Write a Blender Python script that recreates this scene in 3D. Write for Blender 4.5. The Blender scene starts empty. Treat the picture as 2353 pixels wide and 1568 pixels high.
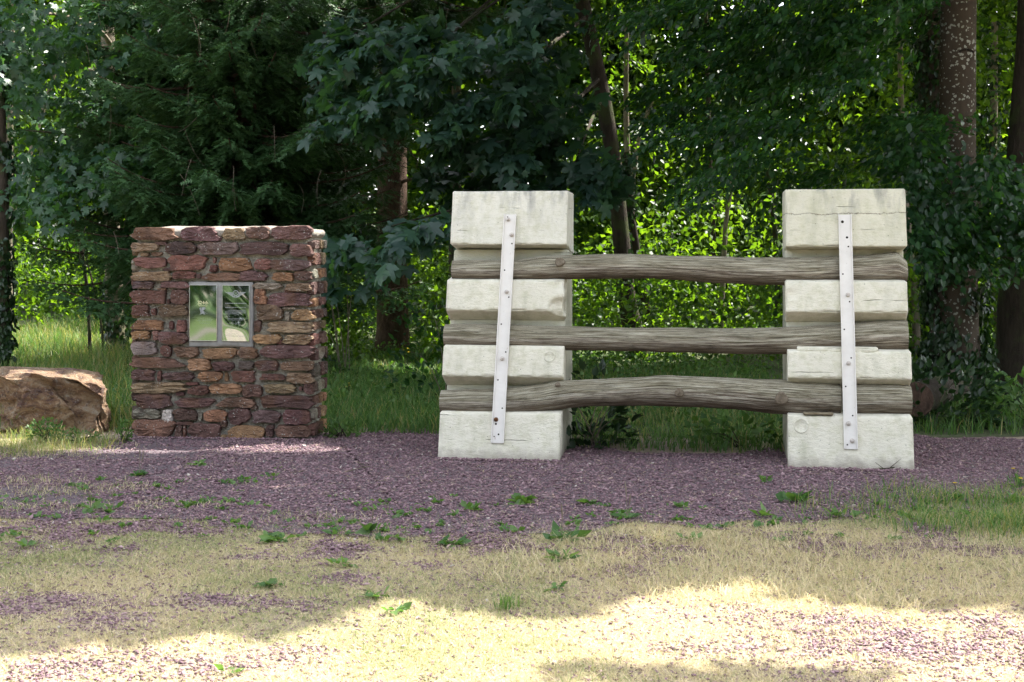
import bpy, bmesh, math, random
import numpy as np
from mathutils import Vector, Matrix

# ------------------------------------------------------------------ camera, sky, sun, exposure
sc = bpy.context.scene
EYE = 1.6
cam_d = bpy.data.cameras.new('camera'); cam = bpy.data.objects.new('camera', cam_d)
sc.collection.objects.link(cam); sc.camera = cam
cam.location = (0, 0, EYE); cam.rotation_euler = (math.radians(90), 0, 0)
cam_d.lens = 50; cam_d.sensor_width = 36; cam_d.sensor_fit = 'HORIZONTAL'
cam_d.shift_y = -(784 - 562) / 2353
cam_d.clip_start = 0.05; cam_d.clip_end = 600
cam_d.dof.use_dof = True; cam_d.dof.focus_distance = 10.6; cam_d.dof.aperture_fstop = 8.0
SUN_EL, SUN_AZ = math.radians(60), math.radians(55)
S = np.array([math.cos(SUN_EL) * math.sin(SUN_AZ), math.cos(SUN_EL) * math.cos(SUN_AZ), math.sin(SUN_EL)])
world = bpy.data.worlds.new('World'); sc.world = world; world.use_nodes = True
wn = world.node_tree; wn.nodes.clear()
w_out = wn.nodes.new('ShaderNodeOutputWorld'); w_bg = wn.nodes.new('ShaderNodeBackground')
w_sky = wn.nodes.new('ShaderNodeTexSky'); w_sky.sky_type = 'NISHITA'; w_sky.sun_disc = False
w_sky.sun_elevation = SUN_EL; w_sky.sun_rotation = SUN_AZ
w_sky.air_density = 1.0; w_sky.dust_density = 2.0; w_sky.ozone_density = 1.0
w_hs = wn.nodes.new('ShaderNodeHueSaturation'); w_hs.inputs['Saturation'].default_value = 0.32
wn.links.new(w_sky.outputs[0], w_hs.inputs['Color']); wn.links.new(w_hs.outputs[0], w_bg.inputs[0])
w_bg.inputs[1].default_value = 0.15
wn.links.new(w_bg.outputs[0], w_out.inputs[0])
sun_d = bpy.data.lights.new('sun', 'SUN'); sun = bpy.data.objects.new('sun', sun_d); sc.collection.objects.link(sun)
sun_d.energy = 3.1; sun_d.angle = math.radians(0.53); sun_d.color = (1.0, 0.95, 0.87)
sun.rotation_euler = Vector(S).to_track_quat('Z', 'Y').to_euler()
sc.view_settings.view_transform = 'Standard'; sc.view_settings.look = 'None'
sc.view_settings.gamma = 1.0; sc.view_settings.use_curve_mapping = False
sc.view_settings.exposure = 2.47
sc.render.engine = 'CYCLES'
cy = sc.cycles
cy.max_bounces = 6; cy.diffuse_bounces = 4; cy.glossy_bounces = 3; cy.transmission_bounces = 4; cy.transparent_max_bounces = 6
cy.use_denoising = True; cy.denoising_prefilter = 'NONE'; cy.denoising_input_passes = 'RGB_ALBEDO_NORMAL'; cy.sample_clamp_indirect = 6.0
cy.use_adaptive_sampling = True; cy.adaptive_threshold = 0.01

rng = np.random.default_rng(7)
random.seed(7)
COL = sc.collection
F = 2353 * 50 / 36; CX, VH = 1176.5, 562.0

def P(u, v, y):
    """A point at depth y from where it stands in the photograph (2353 px wide)."""
    return np.array([(u - CX) * y / F, y, EYE - (v - VH) * y / F])
def G(u, v):
    y = EYE * F / (v - VH)
    return np.array([(u - CX) * y / F, y])

# ------------------------------------------------------------------ helpers
def hash3(ix, iy, iz, seed):
    h = (ix.astype(np.int64) * 374761393 + iy.astype(np.int64) * 668265263 + iz.astype(np.int64) * 1274126177 + seed * 974634777) & 0xFFFFFFFF
    h = ((h ^ (h >> 13)) * 1274126177) & 0xFFFFFFFF
    h = h ^ (h >> 16)
    return (h & 0xFFFFFF) / float(0xFFFFFF)
def vnoise(p, scale=1.0, seed=0):
    p = np.atleast_2d(np.asarray(p, float))
    if p.shape[1] == 2: p = np.c_[p, np.zeros(len(p))]
    p = p * scale; i = np.floor(p).astype(np.int64); f = p - i; f = f * f * (3 - 2 * f)
    r = 0
    for dx in (0, 1):
        for dy in (0, 1):
            for dz in (0, 1):
                w = (f[:, 0] if dx else 1 - f[:, 0]) * (f[:, 1] if dy else 1 - f[:, 1]) * (f[:, 2] if dz else 1 - f[:, 2])
                r = r + w * hash3(i[:, 0] + dx, i[:, 1] + dy, i[:, 2] + dz, seed)
    return r
def fbm(p, scale=1.0, seed=0, oct=4):
    r = 0; a = .5; t = 0
    for k in range(oct):
        r = r + a * vnoise(p, scale * 2 ** k, seed + k * 17); t += a; a *= .5
    return r / t

def mesh_from(name, V, faces, mat=None, parent=None, smooth=False, attr=None, uv=None):
    """faces: (M,k) int array or list of index lists -> one mesh object."""
    me = bpy.data.meshes.new(name)
    V = np.asarray(V, dtype=np.float32)
    if isinstance(faces, np.ndarray):
        k = faces.shape[1]; n = len(faces)
        me.vertices.add(len(V)); me.vertices.foreach_set('co', V.ravel())
        me.loops.add(n * k); me.loops.foreach_set('vertex_index', faces.astype(np.int32).ravel())
        me.polygons.add(n); me.polygons.foreach_set('loop_start', np.arange(0, n * k, k, dtype=np.int32))
        me.update(calc_edges=True)
    else:
        me.from_pydata([tuple(map(float, v)) for v in V], [], [list(map(int, f)) for f in faces]); me.update()
    if smooth: me.polygons.foreach_set('use_smooth', np.ones(len(me.polygons), dtype=bool))
    if attr is not None:
        for nm, val in attr.items():
            a = me.attributes.new(nm, 'FLOAT', 'POINT'); a.data.foreach_set('value', np.asarray(val, dtype=np.float32))
    if uv is not None:
        a = me.attributes.new('st', 'FLOAT_VECTOR', 'POINT'); a.data.foreach_set('vector', np.asarray(uv, dtype=np.float32).ravel())
    if mat: me.materials.append(mat)
    return link(name, me, parent)
def link(name, data, parent=None):
    o = bpy.data.objects.new(name, data); COL.objects.link(o)
    if parent is not None:
        o.parent = parent
        o.matrix_parent_inverse = parent.matrix_basis.inverted()
    return o
def thing(name, label, cat, loc=(0, 0, 0), group=None):
    o = bpy.data.objects.new(name, None); COL.objects.link(o)
    o.location = loc; o.empty_display_size = .1
    return tag(o, label, cat, group)
def tag(o, label=None, cat=None, group=None, kind=None):
    if label: o['label'] = label
    if cat: o['category'] = cat
    if group: o['group'] = group
    if kind: o['kind'] = kind
    return o

def unit(a):
    a = np.asarray(a, float); return a / np.maximum(np.linalg.norm(a, axis=-1, keepdims=True), 1e-9)

def tube(pts, radii, seg=10, wob=0.0, seed=0, cap=True):
    pts = np.asarray(pts, float); n = len(pts)
    radii = np.broadcast_to(np.asarray(radii, float), (n,))
    T = unit(np.gradient(pts, axis=0))
    ref = np.array([0, 0, 1.0]) if abs(T[0, 2]) < .8 else np.array([1.0, 0, 0])
    A = unit(np.cross(T, ref)); B = np.cross(T, A)
    ang = np.arange(seg) / seg * 2 * np.pi
    V = pts[:, None] + radii[:, None, None] * (np.cos(ang)[None, :, None] * A[:, None] + np.sin(ang)[None, :, None] * B[:, None])
    V = V.reshape(-1, 3)
    if wob:
        c = np.repeat(pts, seg, axis=0)
        V = c + (V - c) * (1 + wob * (fbm(V * [1, 1, .5], 4, seed, 3) - .5) * 2)[:, None]
    idx = np.arange(n * seg).reshape(n, seg)
    a = idx[:-1]; b = np.roll(idx, -1, 1)[:-1]; c = np.roll(idx, -1, 1)[1:]; d = idx[1:]
    Fc = np.stack([a, b, c, d], -1).reshape(-1, 4)
    st = np.stack([np.repeat(np.arange(n), seg) * 1.0, np.tile(np.cos(ang), n), np.tile(np.sin(ang), n)], 1)
    return V, Fc, st
def bez(p0, p1, p2, n=10):
    t = np.linspace(0, 1, n)[:, None]
    return (1 - t) ** 2 * np.asarray(p0) + 2 * t * (1 - t) * np.asarray(p1) + t * t * np.asarray(p2)

class Bag:
    """Collects shapes with quads into one mesh."""
    def __init__(self): self.V = []; self.F = []; self.n = 0
    def add(self, V, Fc):
        self.V.append(np.asarray(V, float)); self.F.append(np.asarray(Fc) + self.n); self.n += len(V)
    def build(self, name, mat, parent=None, smooth=True):
        return mesh_from(name, np.concatenate(self.V), np.concatenate(self.F), mat, parent, smooth)

# ------------------------------------------------------------------ materials
def new_mat(name):
    m = bpy.data.materials.new(name); m.use_nodes = True
    nt = m.node_tree; nt.nodes.clear()
    out = nt.nodes.new('ShaderNodeOutputMaterial'); b = nt.nodes.new('ShaderNodeBsdfPrincipled')
    nt.links.new(b.outputs[0], out.inputs[0])
    return m, nt, b, out
def N(nt, t, **kw):
    n = nt.nodes.new('ShaderNode' + t)
    for k, v in kw.items():
        if k in n.inputs: n.inputs[k].default_value = v
        else: setattr(n, k, v)
    return n
def ramp(nt, fac, stops, interp='LINEAR'):
    r = nt.nodes.new('ShaderNodeValToRGB'); r.color_ramp.interpolation = interp
    els = r.color_ramp.elements
    while len(els) < len(stops): els.new(.5)
    for e, (p, c) in zip(els, stops):
        e.position = p; e.color = (c[0], c[1], c[2], 1) if not np.isscalar(c) else (c, c, c, 1)
    nt.links.new(fac, r.inputs[0]); return r.outputs[0]
def mixc(nt, fac, a, b, mode='MIX'):
    m = nt.nodes.new('ShaderNodeMix'); m.data_type = 'RGBA'; m.blend_type = mode
    for i, x in ((0, fac), (6, a), (7, b)):
        if hasattr(x, 'is_linked'): nt.links.new(x, m.inputs[i])
        else: m.inputs[i].default_value = x if i == 0 else (x[0], x[1], x[2], 1)
    return m.outputs[2]
def noise(nt, vec, scale, detail=4, rough=.6, dist=0):
    n = N(nt, 'TexNoise', Scale=scale, Detail=detail, Roughness=rough, Distortion=dist)
    if vec is not None: nt.links.new(vec, n.inputs['Vector'])
    return n.outputs['Fac']
def mapv(nt, vec, scale):
    m = N(nt, 'Mapping'); m.inputs['Scale'].default_value = scale
    nt.links.new(vec, m.inputs['Vector']); return m.outputs[0]
def bump(nt, b, h, strength=.5, dist=.02):
    n = N(nt, 'Bump', Strength=strength, Distance=dist); nt.links.new(h, n.inputs['Height'])
    nt.links.new(n.outputs[0], b.inputs['Normal'])
def objco(nt): return N(nt, 'TexCoord').outputs['Object']

def leaf_mat(name, dark, light, trans, tfac=.42, rough=.45, spec=.45, autumn=None):
    m, nt, b, out = new_mat(name)
    a = N(nt, 'Attribute', attribute_name='tint').outputs['Fac']
    stops = [(0, dark), (.9, light)] + ([(1.0, autumn)] if autumn else [])
    c = ramp(nt, a, stops); nt.links.new(c, b.inputs['Base Color'])
    b.inputs['Roughness'].default_value = rough; b.inputs['Specular IOR Level'].default_value = spec
    t = N(nt, 'BsdfTranslucent'); tc = mixc(nt, 1.0, c, trans, 'MULTIPLY'); nt.links.new(tc, t.inputs[0])
    mx = N(nt, 'MixShader'); mx.inputs[0].default_value = tfac
    nt.links.new(b.outputs[0], mx.inputs[1]); nt.links.new(t.outputs[0], mx.inputs[2]); nt.links.new(mx.outputs[0], out.inputs[0])
    return m
M = {}
M['maple'] = leaf_mat('maple_leaf', (.024, .056, .046), (.045, .10, .065), (2.4, 2.8, .4), .34, .42, .5)
M['beech'] = leaf_mat('beech_leaf', (.010, .034, .015), (.028, .074, .028), (3.4, 3.6, .4), .40, .38, .45)
M['bright'] = leaf_mat('bright_leaf', (.024, .062, .018), (.085, .155, .035), (3.1, 3.0, .35), .5, .45, .35)
M['syc'] = leaf_mat('young_sycamore_leaf', (.022, .062, .038), (.055, .125, .06), (2.6, 2.7, .4), .40, .42, .55)
M['high'] = leaf_mat('upper_leaf', (.03, .065, .022), (.05, .10, .03), (2.0, 2.2, .5), .3)
M['spruce'] = leaf_mat('spruce_needle', (.020, .050, .022), (.070, .15, .055), (1.3, 1.5, .7), .2, .5, .4)
M['ivy'] = leaf_mat('ivy_leaf', (.012, .032, .014), (.03, .065, .025), (1.8, 2.0, .6), .3, .35, .5)
M['weed'] = leaf_mat('weed_leaf', (.055, .12, .04), (.13, .215, .075), (1.8, 2.0, .7), .4, .5, .35)
M['grass'] = leaf_mat('grass_blade', (.05, .125, .035), (.13, .23, .065), (1.7, 1.8, .8), .4, .5, .3, (.36, .29, .15))
M['straw'] = leaf_mat('dry_grass_blade', (.17, .25, .075), (.62, .52, .33), (1.12, 1.12, .95), .35, .6, .2, (.72, .62, .44))
M['petal'] = leaf_mat('yellow_petal', (.7, .5, .02), (.8, .6, .03), (1, 1, .6), .3)

def bark_mat(name, c0, c1, sc_=(6, 6, 1.2), bs=1.0, lichen=0, moss=0):
    m, nt, b, out = new_mat(name); co = objco(nt)
    v = mapv(nt, co, sc_); n1 = noise(nt, v, 2.2, 6, .65, .4)
    c = ramp(nt, n1, [(.3, c0), (.7, c1)])
    if lichen:
        nw = N(nt, 'TexNoise', Scale=14.0, Detail=3.0); nt.links.new(co, nw.inputs['Vector']); wv_ = N(nt, 'VectorMath', operation='MULTIPLY_ADD'); nt.links.new(nw.outputs['Color'], wv_.inputs[0]); wv_.inputs[1].default_value = (.09, .09, .05); nt.links.new(co, wv_.inputs[2])
        vo = N(nt, 'TexVoronoi', Scale=23.0); nt.links.new(wv_.outputs[0], vo.inputs['Vector'])
        n3 = noise(nt, co, 2.0, 3); n4 = noise(nt, co, 30, 3)
        s = N(nt, 'Math', operation='MULTIPLY_ADD'); nt.links.new(n3, s.inputs[0]); s.inputs[1].default_value = -1.0; nt.links.new(vo.outputs['Distance'], s.inputs[2])
        s2 = N(nt, 'Math', operation='MULTIPLY_ADD'); nt.links.new(n4, s2.inputs[0]); s2.inputs[1].default_value = .5; nt.links.new(s.outputs[0], s2.inputs[2])
        lf = ramp(nt, s2.outputs[0], [(.02, .9), (.06, 0.0)])
        c = mixc(nt, lf, c, (.30, .31, .28))
    if moss:
        n5 = noise(nt, co, 3.0, 4); mf = ramp(nt, n5, [(.5, 0.0), (.65, moss)])
        c = mixc(nt, mf, c, (.07, .10, .03))
    nt.links.new(c, b.inputs['Base Color']); b.inputs['Roughness'].default_value = .9; b.inputs['Specular IOR Level'].default_value = .2
    n2 = noise(nt, v, 5, 6, .7); bump(nt, b, n2, bs, .03)
    return m
M['bark_spruce'] = bark_mat('spruce_bark', (.05, .032, .024), (.15, .095, .07), (9, 9, 3.5), 1.0)
M['bark_beech'] = bark_mat('smooth_lichen_bark', (.045, .035, .026), (.075, .058, .043), (3, 3, 2), .2, lichen=1)
M['bark_dark'] = bark_mat('dark_bark', (.030, .024, .019), (.078, .061, .048), (8, 8, 1.5), .8, moss=.6)
M['bark_pale'] = bark_mat('pale_bark', (.16, .13, .10), (.30, .26, .20), (6, 6, 3), .4, moss=.5)
M['twig'] = bark_mat('dead_twig', (.14, .11, .085), (.24, .2, .16), (8, 8, 4), .3)

# concrete
def concrete_mat(name, base, crack_z=None, stain=False):
    m, nt, b, out = new_mat(name); co = objco(nt)
    n1 = noise(nt, co, 3.5, 5, .6); n2 = noise(nt, co, 14, 6, .7); n3 = noise(nt, mapv(nt, co, (7, 7, .9)), 1.0, 4)
    c = ramp(nt, n1, [(.3, [x * .90 for x in base]), (.7, base)])
    c = mixc(nt, ramp(nt, n2, [(.46, 0.0), (.66, .50)]), c, (.50, .49, .33))
    c = mixc(nt, ramp(nt, n3, [(.52, 0.0), (.78, .55)]), c, (.40, .40, .29))
    # board marks and hairline cracks
    sp = N(nt, 'SeparateXYZ'); nt.links.new(co, sp.inputs[0])
    nd = noise(nt, mapv(nt, co, (3, 3, 3)), 2.0, 5)
    zz = N(nt, 'Math', operation='MULTIPLY_ADD'); nt.links.new(nd, zz.inputs[0]); zz.inputs[1].default_value = .045; nt.links.new(sp.outputs['Z'], zz.inputs[2])
    md = N(nt, 'Math', operation='PINGPONG'); nt.links.new(zz.outputs[0], md.inputs[0]); md.inputs[1].default_value = .0865
    ln = ramp(nt, md.outputs[0], [(.0, 1.0), (.0022, 0.0)])
    pr = noise(nt, mapv(nt, co, (2.5, 2.5, 9)), 1.3, 2); pf = ramp(nt, pr, [(.57, 0.0), (.64, 1.0)])
    lm = N(nt, 'Math', operation='MULTIPLY'); nt.links.new(ln, lm.inputs[0]); nt.links.new(pf, lm.inputs[1])
    lf = N(nt, 'Math', operation='MULTIPLY'); nt.links.new(lm.outputs[0], lf.inputs[0]); lf.inputs[1].default_value = .35
    c = mixc(nt, lf.outputs[0], c, (.16, .14, .09))
    if crack_z is not None:
        nc = noise(nt, mapv(nt, co, (1, 1, 1)), 5.0, 8, .7); zc = N(nt, 'Math', operation='MULTIPLY_ADD'); nt.links.new(nc, zc.inputs[0]); zc.inputs[1].default_value = .10; nt.links.new(sp.outputs['Z'], zc.inputs[2])
        ab = N(nt, 'Math', operation='SUBTRACT'); nt.links.new(zc.outputs[0], ab.inputs[0]); ab.inputs[1].default_value = crack_z + .05
        ac = N(nt, 'Math', operation='ABSOLUTE'); nt.links.new(ab.outputs[0], ac.inputs[0])
        cf = ramp(nt, ac.outputs[0], [(.0, .95), (.0045, 0.0)]); c = mixc(nt, cf, c, (.12, .10, .06))
    if stain:
        ns = noise(nt, mapv(nt, co, (9, 9, .6)), 1.0, 5, .6); zr = N(nt, 'MapRange'); zr.inputs['From Min'].default_value = 1.72; zr.inputs['From Max'].default_value = 2.02
        nt.links.new(sp.outputs['Z'], zr.inputs[0]); ml = N(nt, 'Math', operation='MULTIPLY'); nt.links.new(zr.outputs[0], ml.inputs[0]); nt.links.new(ramp(nt, ns, [(.48, 0.0), (.70, .85)]), ml.inputs[1])
        c = mixc(nt, ml.outputs[0], c, (.20, .205, .20))
    # pin holes
    vo = N(nt, 'TexVoronoi', Scale=16.0); nt.links.new(co, vo.inputs['Vector'])
    ph = ramp(nt, vo.outputs['Distance'], [(.04, .8), (.07, 0.0)])
    c = mixc(nt, ph, c, (.12, .11, .08))
    dz_ = N(nt, 'Math', operation='MULTIPLY_ADD'); nt.links.new(noise(nt, co, 12, 5), dz_.inputs[0]); dz_.inputs[1].default_value = -.16; nt.links.new(sp.outputs['Z'], dz_.inputs[2])
    dm = N(nt, 'MapRange'); dm.inputs['From Min'].default_value = -.07; dm.inputs['From Max'].default_value = .02; dm.inputs['To Min'].default_value = .75; dm.inputs['To Max'].default_value = 0
    nt.links.new(dz_.outputs[0], dm.inputs[0]); c = mixc(nt, dm.outputs[0], c, (.30, .26, .22))
    nt.links.new(c, b.inputs['Base Color']); b.inputs['Roughness'].default_value = .9; b.inputs['Specular IOR Level'].default_value = .2
    h = N(nt, 'Math', operation='SUBTRACT'); n4 = noise(nt, mapv(nt, co, (1, 1, 2.2)), 22, 8, .72)
    nt.links.new(n4, h.inputs[0]); nt.links.new(lm.outputs[0], h.inputs[1]); bump(nt, b, h.outputs[0], .8, .015)
    return m
M['concrete'] = concrete_mat('painted_concrete', (.80, .765, .645))
M['concrete_stained'] = concrete_mat('streaked_concrete', (.78, .755, .66), None, True)
M['concrete_cracked'] = concrete_mat('cracked_concrete', (.72, .69, .56), 1.83, True)
M['concrete_side'] = concrete_mat('algae_concrete', (.58, .56, .46))

def simple_mat(name, c0, c1, scale=8, rough=.8, bs=.3, bd=.01, metal=0.0, spec=.3):
    m, nt, b, out = new_mat(name); co = objco(nt); n1 = noise(nt, co, scale, 5)
    nt.links.new(ramp(nt, n1, [(.3, c0), (.7, c1)]), b.inputs['Base Color'])
    b.inputs['Roughness'].default_value = rough; b.inputs['Metallic'].default_value = metal; b.inputs['Specular IOR Level'].default_value = spec
    if bs: bump(nt, b, noise(nt, co, scale * 4, 5), bs, bd)
    return m
M['white_steel'] = simple_mat('white_painted_steel', (.70, .67, .63), (.80, .77, .73), 6, .45, .15, .004)
nt = M['white_steel'].node_tree; b = next(n for n in nt.nodes if n.type == 'BSDF_PRINCIPLED'); co = objco(nt); c_old = b.inputs['Base Color'].links[0].from_socket
c = mixc(nt, ramp(nt, noise(nt, mapv(nt, co, (1, 1, .35)), 38, 5, .7), [(.66, 0.0), (.74, .75)]), c_old, (.30, .20, .13)); nt.links.new(c, b.inputs['Base Color'])
M['nut'] = simple_mat('painted_nut', (.42, .36, .32), (.74, .70, .65), 60, .5, .2, .003)
M['rust'] = simple_mat('rusted_steel', (.05, .025, .015), (.20, .085, .03), 80, .85, .4, .003)
M['hole'] = simple_mat('dark_hole', (.012, .01, .008), (.03, .022, .016), 20, .9, 0)
M['mortar'] = simple_mat('grey_mortar', (.19, .175, .15), (.46, .435, .37), 11, .95, 1.0, .03)
M['cement'] = simple_mat('smooth_cement', (.22, .22, .215), (.33, .325, .315), 14, .9, .35, .006)
M['capping'] = simple_mat('weathered_cement_top', (.17, .15, .13), (.32, .29, .25), 5, .95, .9, .02)
M['steel_edge'] = simple_mat('steel_edge', (.55, .55, .53), (.65, .65, .62), 10, .3, 0, metal=1.0)
M['engrave'] = simple_mat('etched_grey', (.26, .28, .28), (.36, .38, .38), 40, .7, 0)
M['engrave_gold'] = simple_mat('etched_gold', (.75, .68, .42), (.85, .78, .5), 40, .6, 0)
m, nt, b, out = new_mat('polished_steel'); b.inputs['Metallic'].default_value = 1; b.inputs['Roughness'].default_value = .035; b.inputs['Base Color'].default_value = (.34, .38, .39, 1)
M['mirror'] = m

# wall stone: colour from the object
m, nt, b, out = new_mat('sandstone'); co = objco(nt); oi = N(nt, 'ObjectInfo')
off = N(nt, 'VectorMath', operation='ADD'); nt.links.new(co, off.inputs[0])
rv = N(nt, 'Math', operation='MULTIPLY'); nt.links.new(oi.outputs['Random'], rv.inputs[0]); rv.inputs[1].default_value = 37.0
nt.links.new(rv.outputs[0], off.inputs[1]); ov = off.outputs[0]
c = oi.outputs['Color']
hs = N(nt, 'HueSaturation', Saturation=.86); n1 = noise(nt, ov, 6, 4, .65)
vv = N(nt, 'MapRange'); vv.inputs['From Min'].default_value = .25; vv.inputs['From Max'].default_value = .75; vv.inputs['To Min'].default_value = .45; vv.inputs['To Max'].default_value = 1.6
nt.links.new(n1, vv.inputs[0]); nt.links.new(vv.outputs[0], hs.inputs['Value']); nt.links.new(c, hs.inputs['Color']); c = hs.outputs[0]
c = mixc(nt, ramp(nt, noise(nt, ov, 4.0, 3), [(.54, 0.0), (.66, .55)]), c, (.185, .095, .05))
c = mixc(nt, ramp(nt, noise(nt, ov, 5.3, 4), [(.55, 0.0), (.66, .6)]), c, (.09, .050, .042))
c = mixc(nt, ramp(nt, noise(nt, mapv(nt, ov, (1, 1, 3)), 26, 5, .75), [(.54, 0.0), (.66, .8)]), c, (.030, .018, .016))
vo = N(nt, 'TexVoronoi', Scale=46.0); nt.links.new(ov, vo.inputs['Vector'])
lich = N(nt, 'Math', operation='MULTIPLY_ADD'); nt.links.new(noise(nt, ov, 9, 3), lich.inputs[0]); lich.inputs[1].default_value = -.9; nt.links.new(vo.outputs['Distance'], lich.inputs[2])
lr = N(nt, 'MapRange'); lr.inputs['From Min'].default_value = -.37; lr.inputs['From Max'].default_value = -.28; lr.inputs['To Min'].default_value = .85; lr.inputs['To Max'].default_value = 0
nt.links.new(lich.outputs[0], lr.inputs[0])
c = mixc(nt, lr.outputs[0], c, (.48, .46, .42))
nt.links.new(c, b.inputs['Base Color']); b.inputs['Roughness'].default_value = .85; b.inputs['Specular IOR Level'].default_value = .3
bump(nt, b, noise(nt, mapv(nt, ov, (1, 1, 2.0)), 18, 8, .75), 1.0, .045)
M['stone'] = m

# boulder
m, nt, b, out = new_mat('boulder_rock'); co = objco(nt)
n1 = noise(nt, mapv(nt, co, (1, 1, 1.7)), 4.5, 8, .72, .8); c = ramp(nt, n1, [(.36, (.12, .065, .055)), (.46, (.28, .165, .095)), (.56, (.41, .28, .17)), (.66, (.48, .41, .33))])
c = mixc(nt, ramp(nt, noise(nt, mapv(nt, co, (1, 1, 2)), 9, 6, .7), [(.55, 0.0), (.7, .6)]), c, (.06, .035, .03))
c = mixc(nt, ramp(nt, noise(nt, co, 30, 6, .75), [(.54, 0.0), (.66, .7)]), c, (.45, .41, .36))
c = mixc(nt, ramp(nt, noise(nt, co, 22, 6, .75), [(.56, 0.0), (.66, .7)]), c, (.07, .045, .04))
nt.links.new(c, b.inputs['Base Color']); b.inputs['Roughness'].default_value = .9
bump(nt, b, noise(nt, co, 20, 9, .8), 1.0, .06); M['boulder'] = m

# weathered log wood: st = (length in metres, cos, sin)
def wood_mat(name, seed):
    m, nt, b, out = new_mat(name)
    at = N(nt, 'Attribute', attribute_name='st').outputs['Vector']
    add = N(nt, 'VectorMath', operation='ADD'); nt.links.new(at, add.inputs[0]); add.inputs[1].default_value = (seed * 3.7, seed * 5.1, 0)
    v = mapv(nt, add.outputs[0], (2.2, 9, 9)); n1 = noise(nt, v, 1.3, 9, .78, .2)
    c = ramp(nt, n1, [(.36, (.05, .038, .028)), (.43, (.20, .16, .12)), (.50, (.43, .38, .295)), (.58, (.74, .69, .58))])
    geo = N(nt, 'NewGeometry'); sp = N(nt, 'SeparateXYZ'); nt.links.new(at, sp.inputs[0])
    # green algae on the upper side, bare brown wood below plus painted underside shade
    n2 = noise(nt, mapv(nt, add.outputs[0], (2.2, 2, 2)), 1.5, 4)
    up = N(nt, 'Math', operation='MULTIPLY_ADD'); nt.links.new(n2, up.inputs[0]); up.inputs[1].default_value = 1.6; nt.links.new(sp.outputs['Z'], up.inputs[2])
    c = mixc(nt, ramp(nt, up.outputs[0], [(.75, 0.0), (1.5, .32)]), c, (.20, .20, .10))
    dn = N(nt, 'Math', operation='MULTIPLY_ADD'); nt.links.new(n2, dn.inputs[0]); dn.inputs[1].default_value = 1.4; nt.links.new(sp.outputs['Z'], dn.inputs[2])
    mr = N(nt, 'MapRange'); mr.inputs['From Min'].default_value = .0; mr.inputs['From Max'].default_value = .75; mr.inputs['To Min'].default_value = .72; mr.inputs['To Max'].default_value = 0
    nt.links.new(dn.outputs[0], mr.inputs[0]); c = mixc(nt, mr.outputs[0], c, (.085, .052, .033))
    # drying cracks
    cr = noise(nt, mapv(nt, add.outputs[0], (.55, 7, 7)), 2.4, 3, .5, .3)
    pp = N(nt, 'Math', operation='PINGPONG'); nt.links.new(cr, pp.inputs[0]); pp.inputs[1].default_value = .07
    ck = ramp(nt, pp.outputs[0], [(.004, 1.0), (.014, 0.0)]); c = mixc(nt, ck, c, (.02, .015, .01))
    nt.links.new(c, b.inputs['Base Color']); b.inputs['Roughness'].default_value = .85; b.inputs['Specular IOR Level'].default_value = .25
    hh = N(nt, 'Math', operation='SUBTRACT'); nt.links.new(noise(nt, mapv(nt, add.outputs[0], (2, 14, 14)), 2, 8, .75), hh.inputs[0]); nt.links.new(ck, hh.inputs[1])
    bump(nt, b, hh.outputs[0], .7, .02)
    return m
M['knot'] = simple_mat('knot_wood', (.10, .075, .05), (.24, .20, .15), 40, .85, .6, .006)
M['log_end'] = simple_mat('log_end_grain', (.13, .10, .06), (.26, .22, .15), 30, .9, .5, .006)

# grounds
m, nt, b, out = new_mat('gravel'); co = objco(nt)
vo = N(nt, 'TexVoronoi', Scale=55.0); nt.links.new(co, vo.inputs['Vector'])
c = ramp(nt, vo.outputs['Color'], [(0, (.075, .05, .06)), (.5, (.13, .095, .11)), (1, (.20, .155, .165))])
nt.links.new(c, b.inputs['Base Color']); b.inputs['Roughness'].default_value = .85; bump(nt, b, vo.outputs['Distance'], 1.0, .02); M['gravel'] = m
m, nt, b, out = new_mat('gravel_chip')
a = N(nt, 'Attribute', attribute_name='tint').outputs['Fac']
c = ramp(nt, a, [(0, (.11, .066, .080)), (.5, (.225, .140, .160)), (.9, (.37, .26, .275)), (.97, (.34, .25, .21)), (1, (.46, .41, .37))])
nt.links.new(c, b.inputs['Base Color']); b.inputs['Roughness'].default_value = .8; b.inputs['Specular IOR Level'].default_value = .3; M['chip'] = m
m, nt, b, out = new_mat('ground_soil'); co = objco(nt)
n1 = noise(nt, co, 1.3, 5); c = ramp(nt, n1, [(.3, (.21, .155, .145)), (.55, (.35, .28, .205)), (.75, (.27, .25, .15))])
c = mixc(nt, ramp(nt, noise(nt, co, 40, 5, .7), [(.4, .0), (.7, .6)]), c, (.40, .33, .24))
nt.links.new(c, b.inputs['Base Color']); b.inputs['Roughness'].default_value = .95; bump(nt, b, noise(nt, co, 60, 6, .75), .8, .02); M['soil'] = m
m, nt, b, out = new_mat('woodland_floor'); co = objco(nt)
c = ramp(nt, noise(nt, co, 1.1, 6), [(.3, (.045, .055, .025)), (.6, (.09, .11, .04)), (.8, (.15, .12, .075))])
nt.links.new(c, b.inputs['Base Color']); b.inputs['Roughness'].default_value = .95; bump(nt, b, noise(nt, co, 30, 6), .8, .03); M['floor'] = m
M['meadow'] = simple_mat('mown_meadow', (.05, .085, .02), (.105, .13, .04), 1.5, .95, .8, .02)
M['track'] = simple_mat('pale_track', (.16, .125, .115), (.2, .155, .14), 6, .95, .5, .01)

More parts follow.
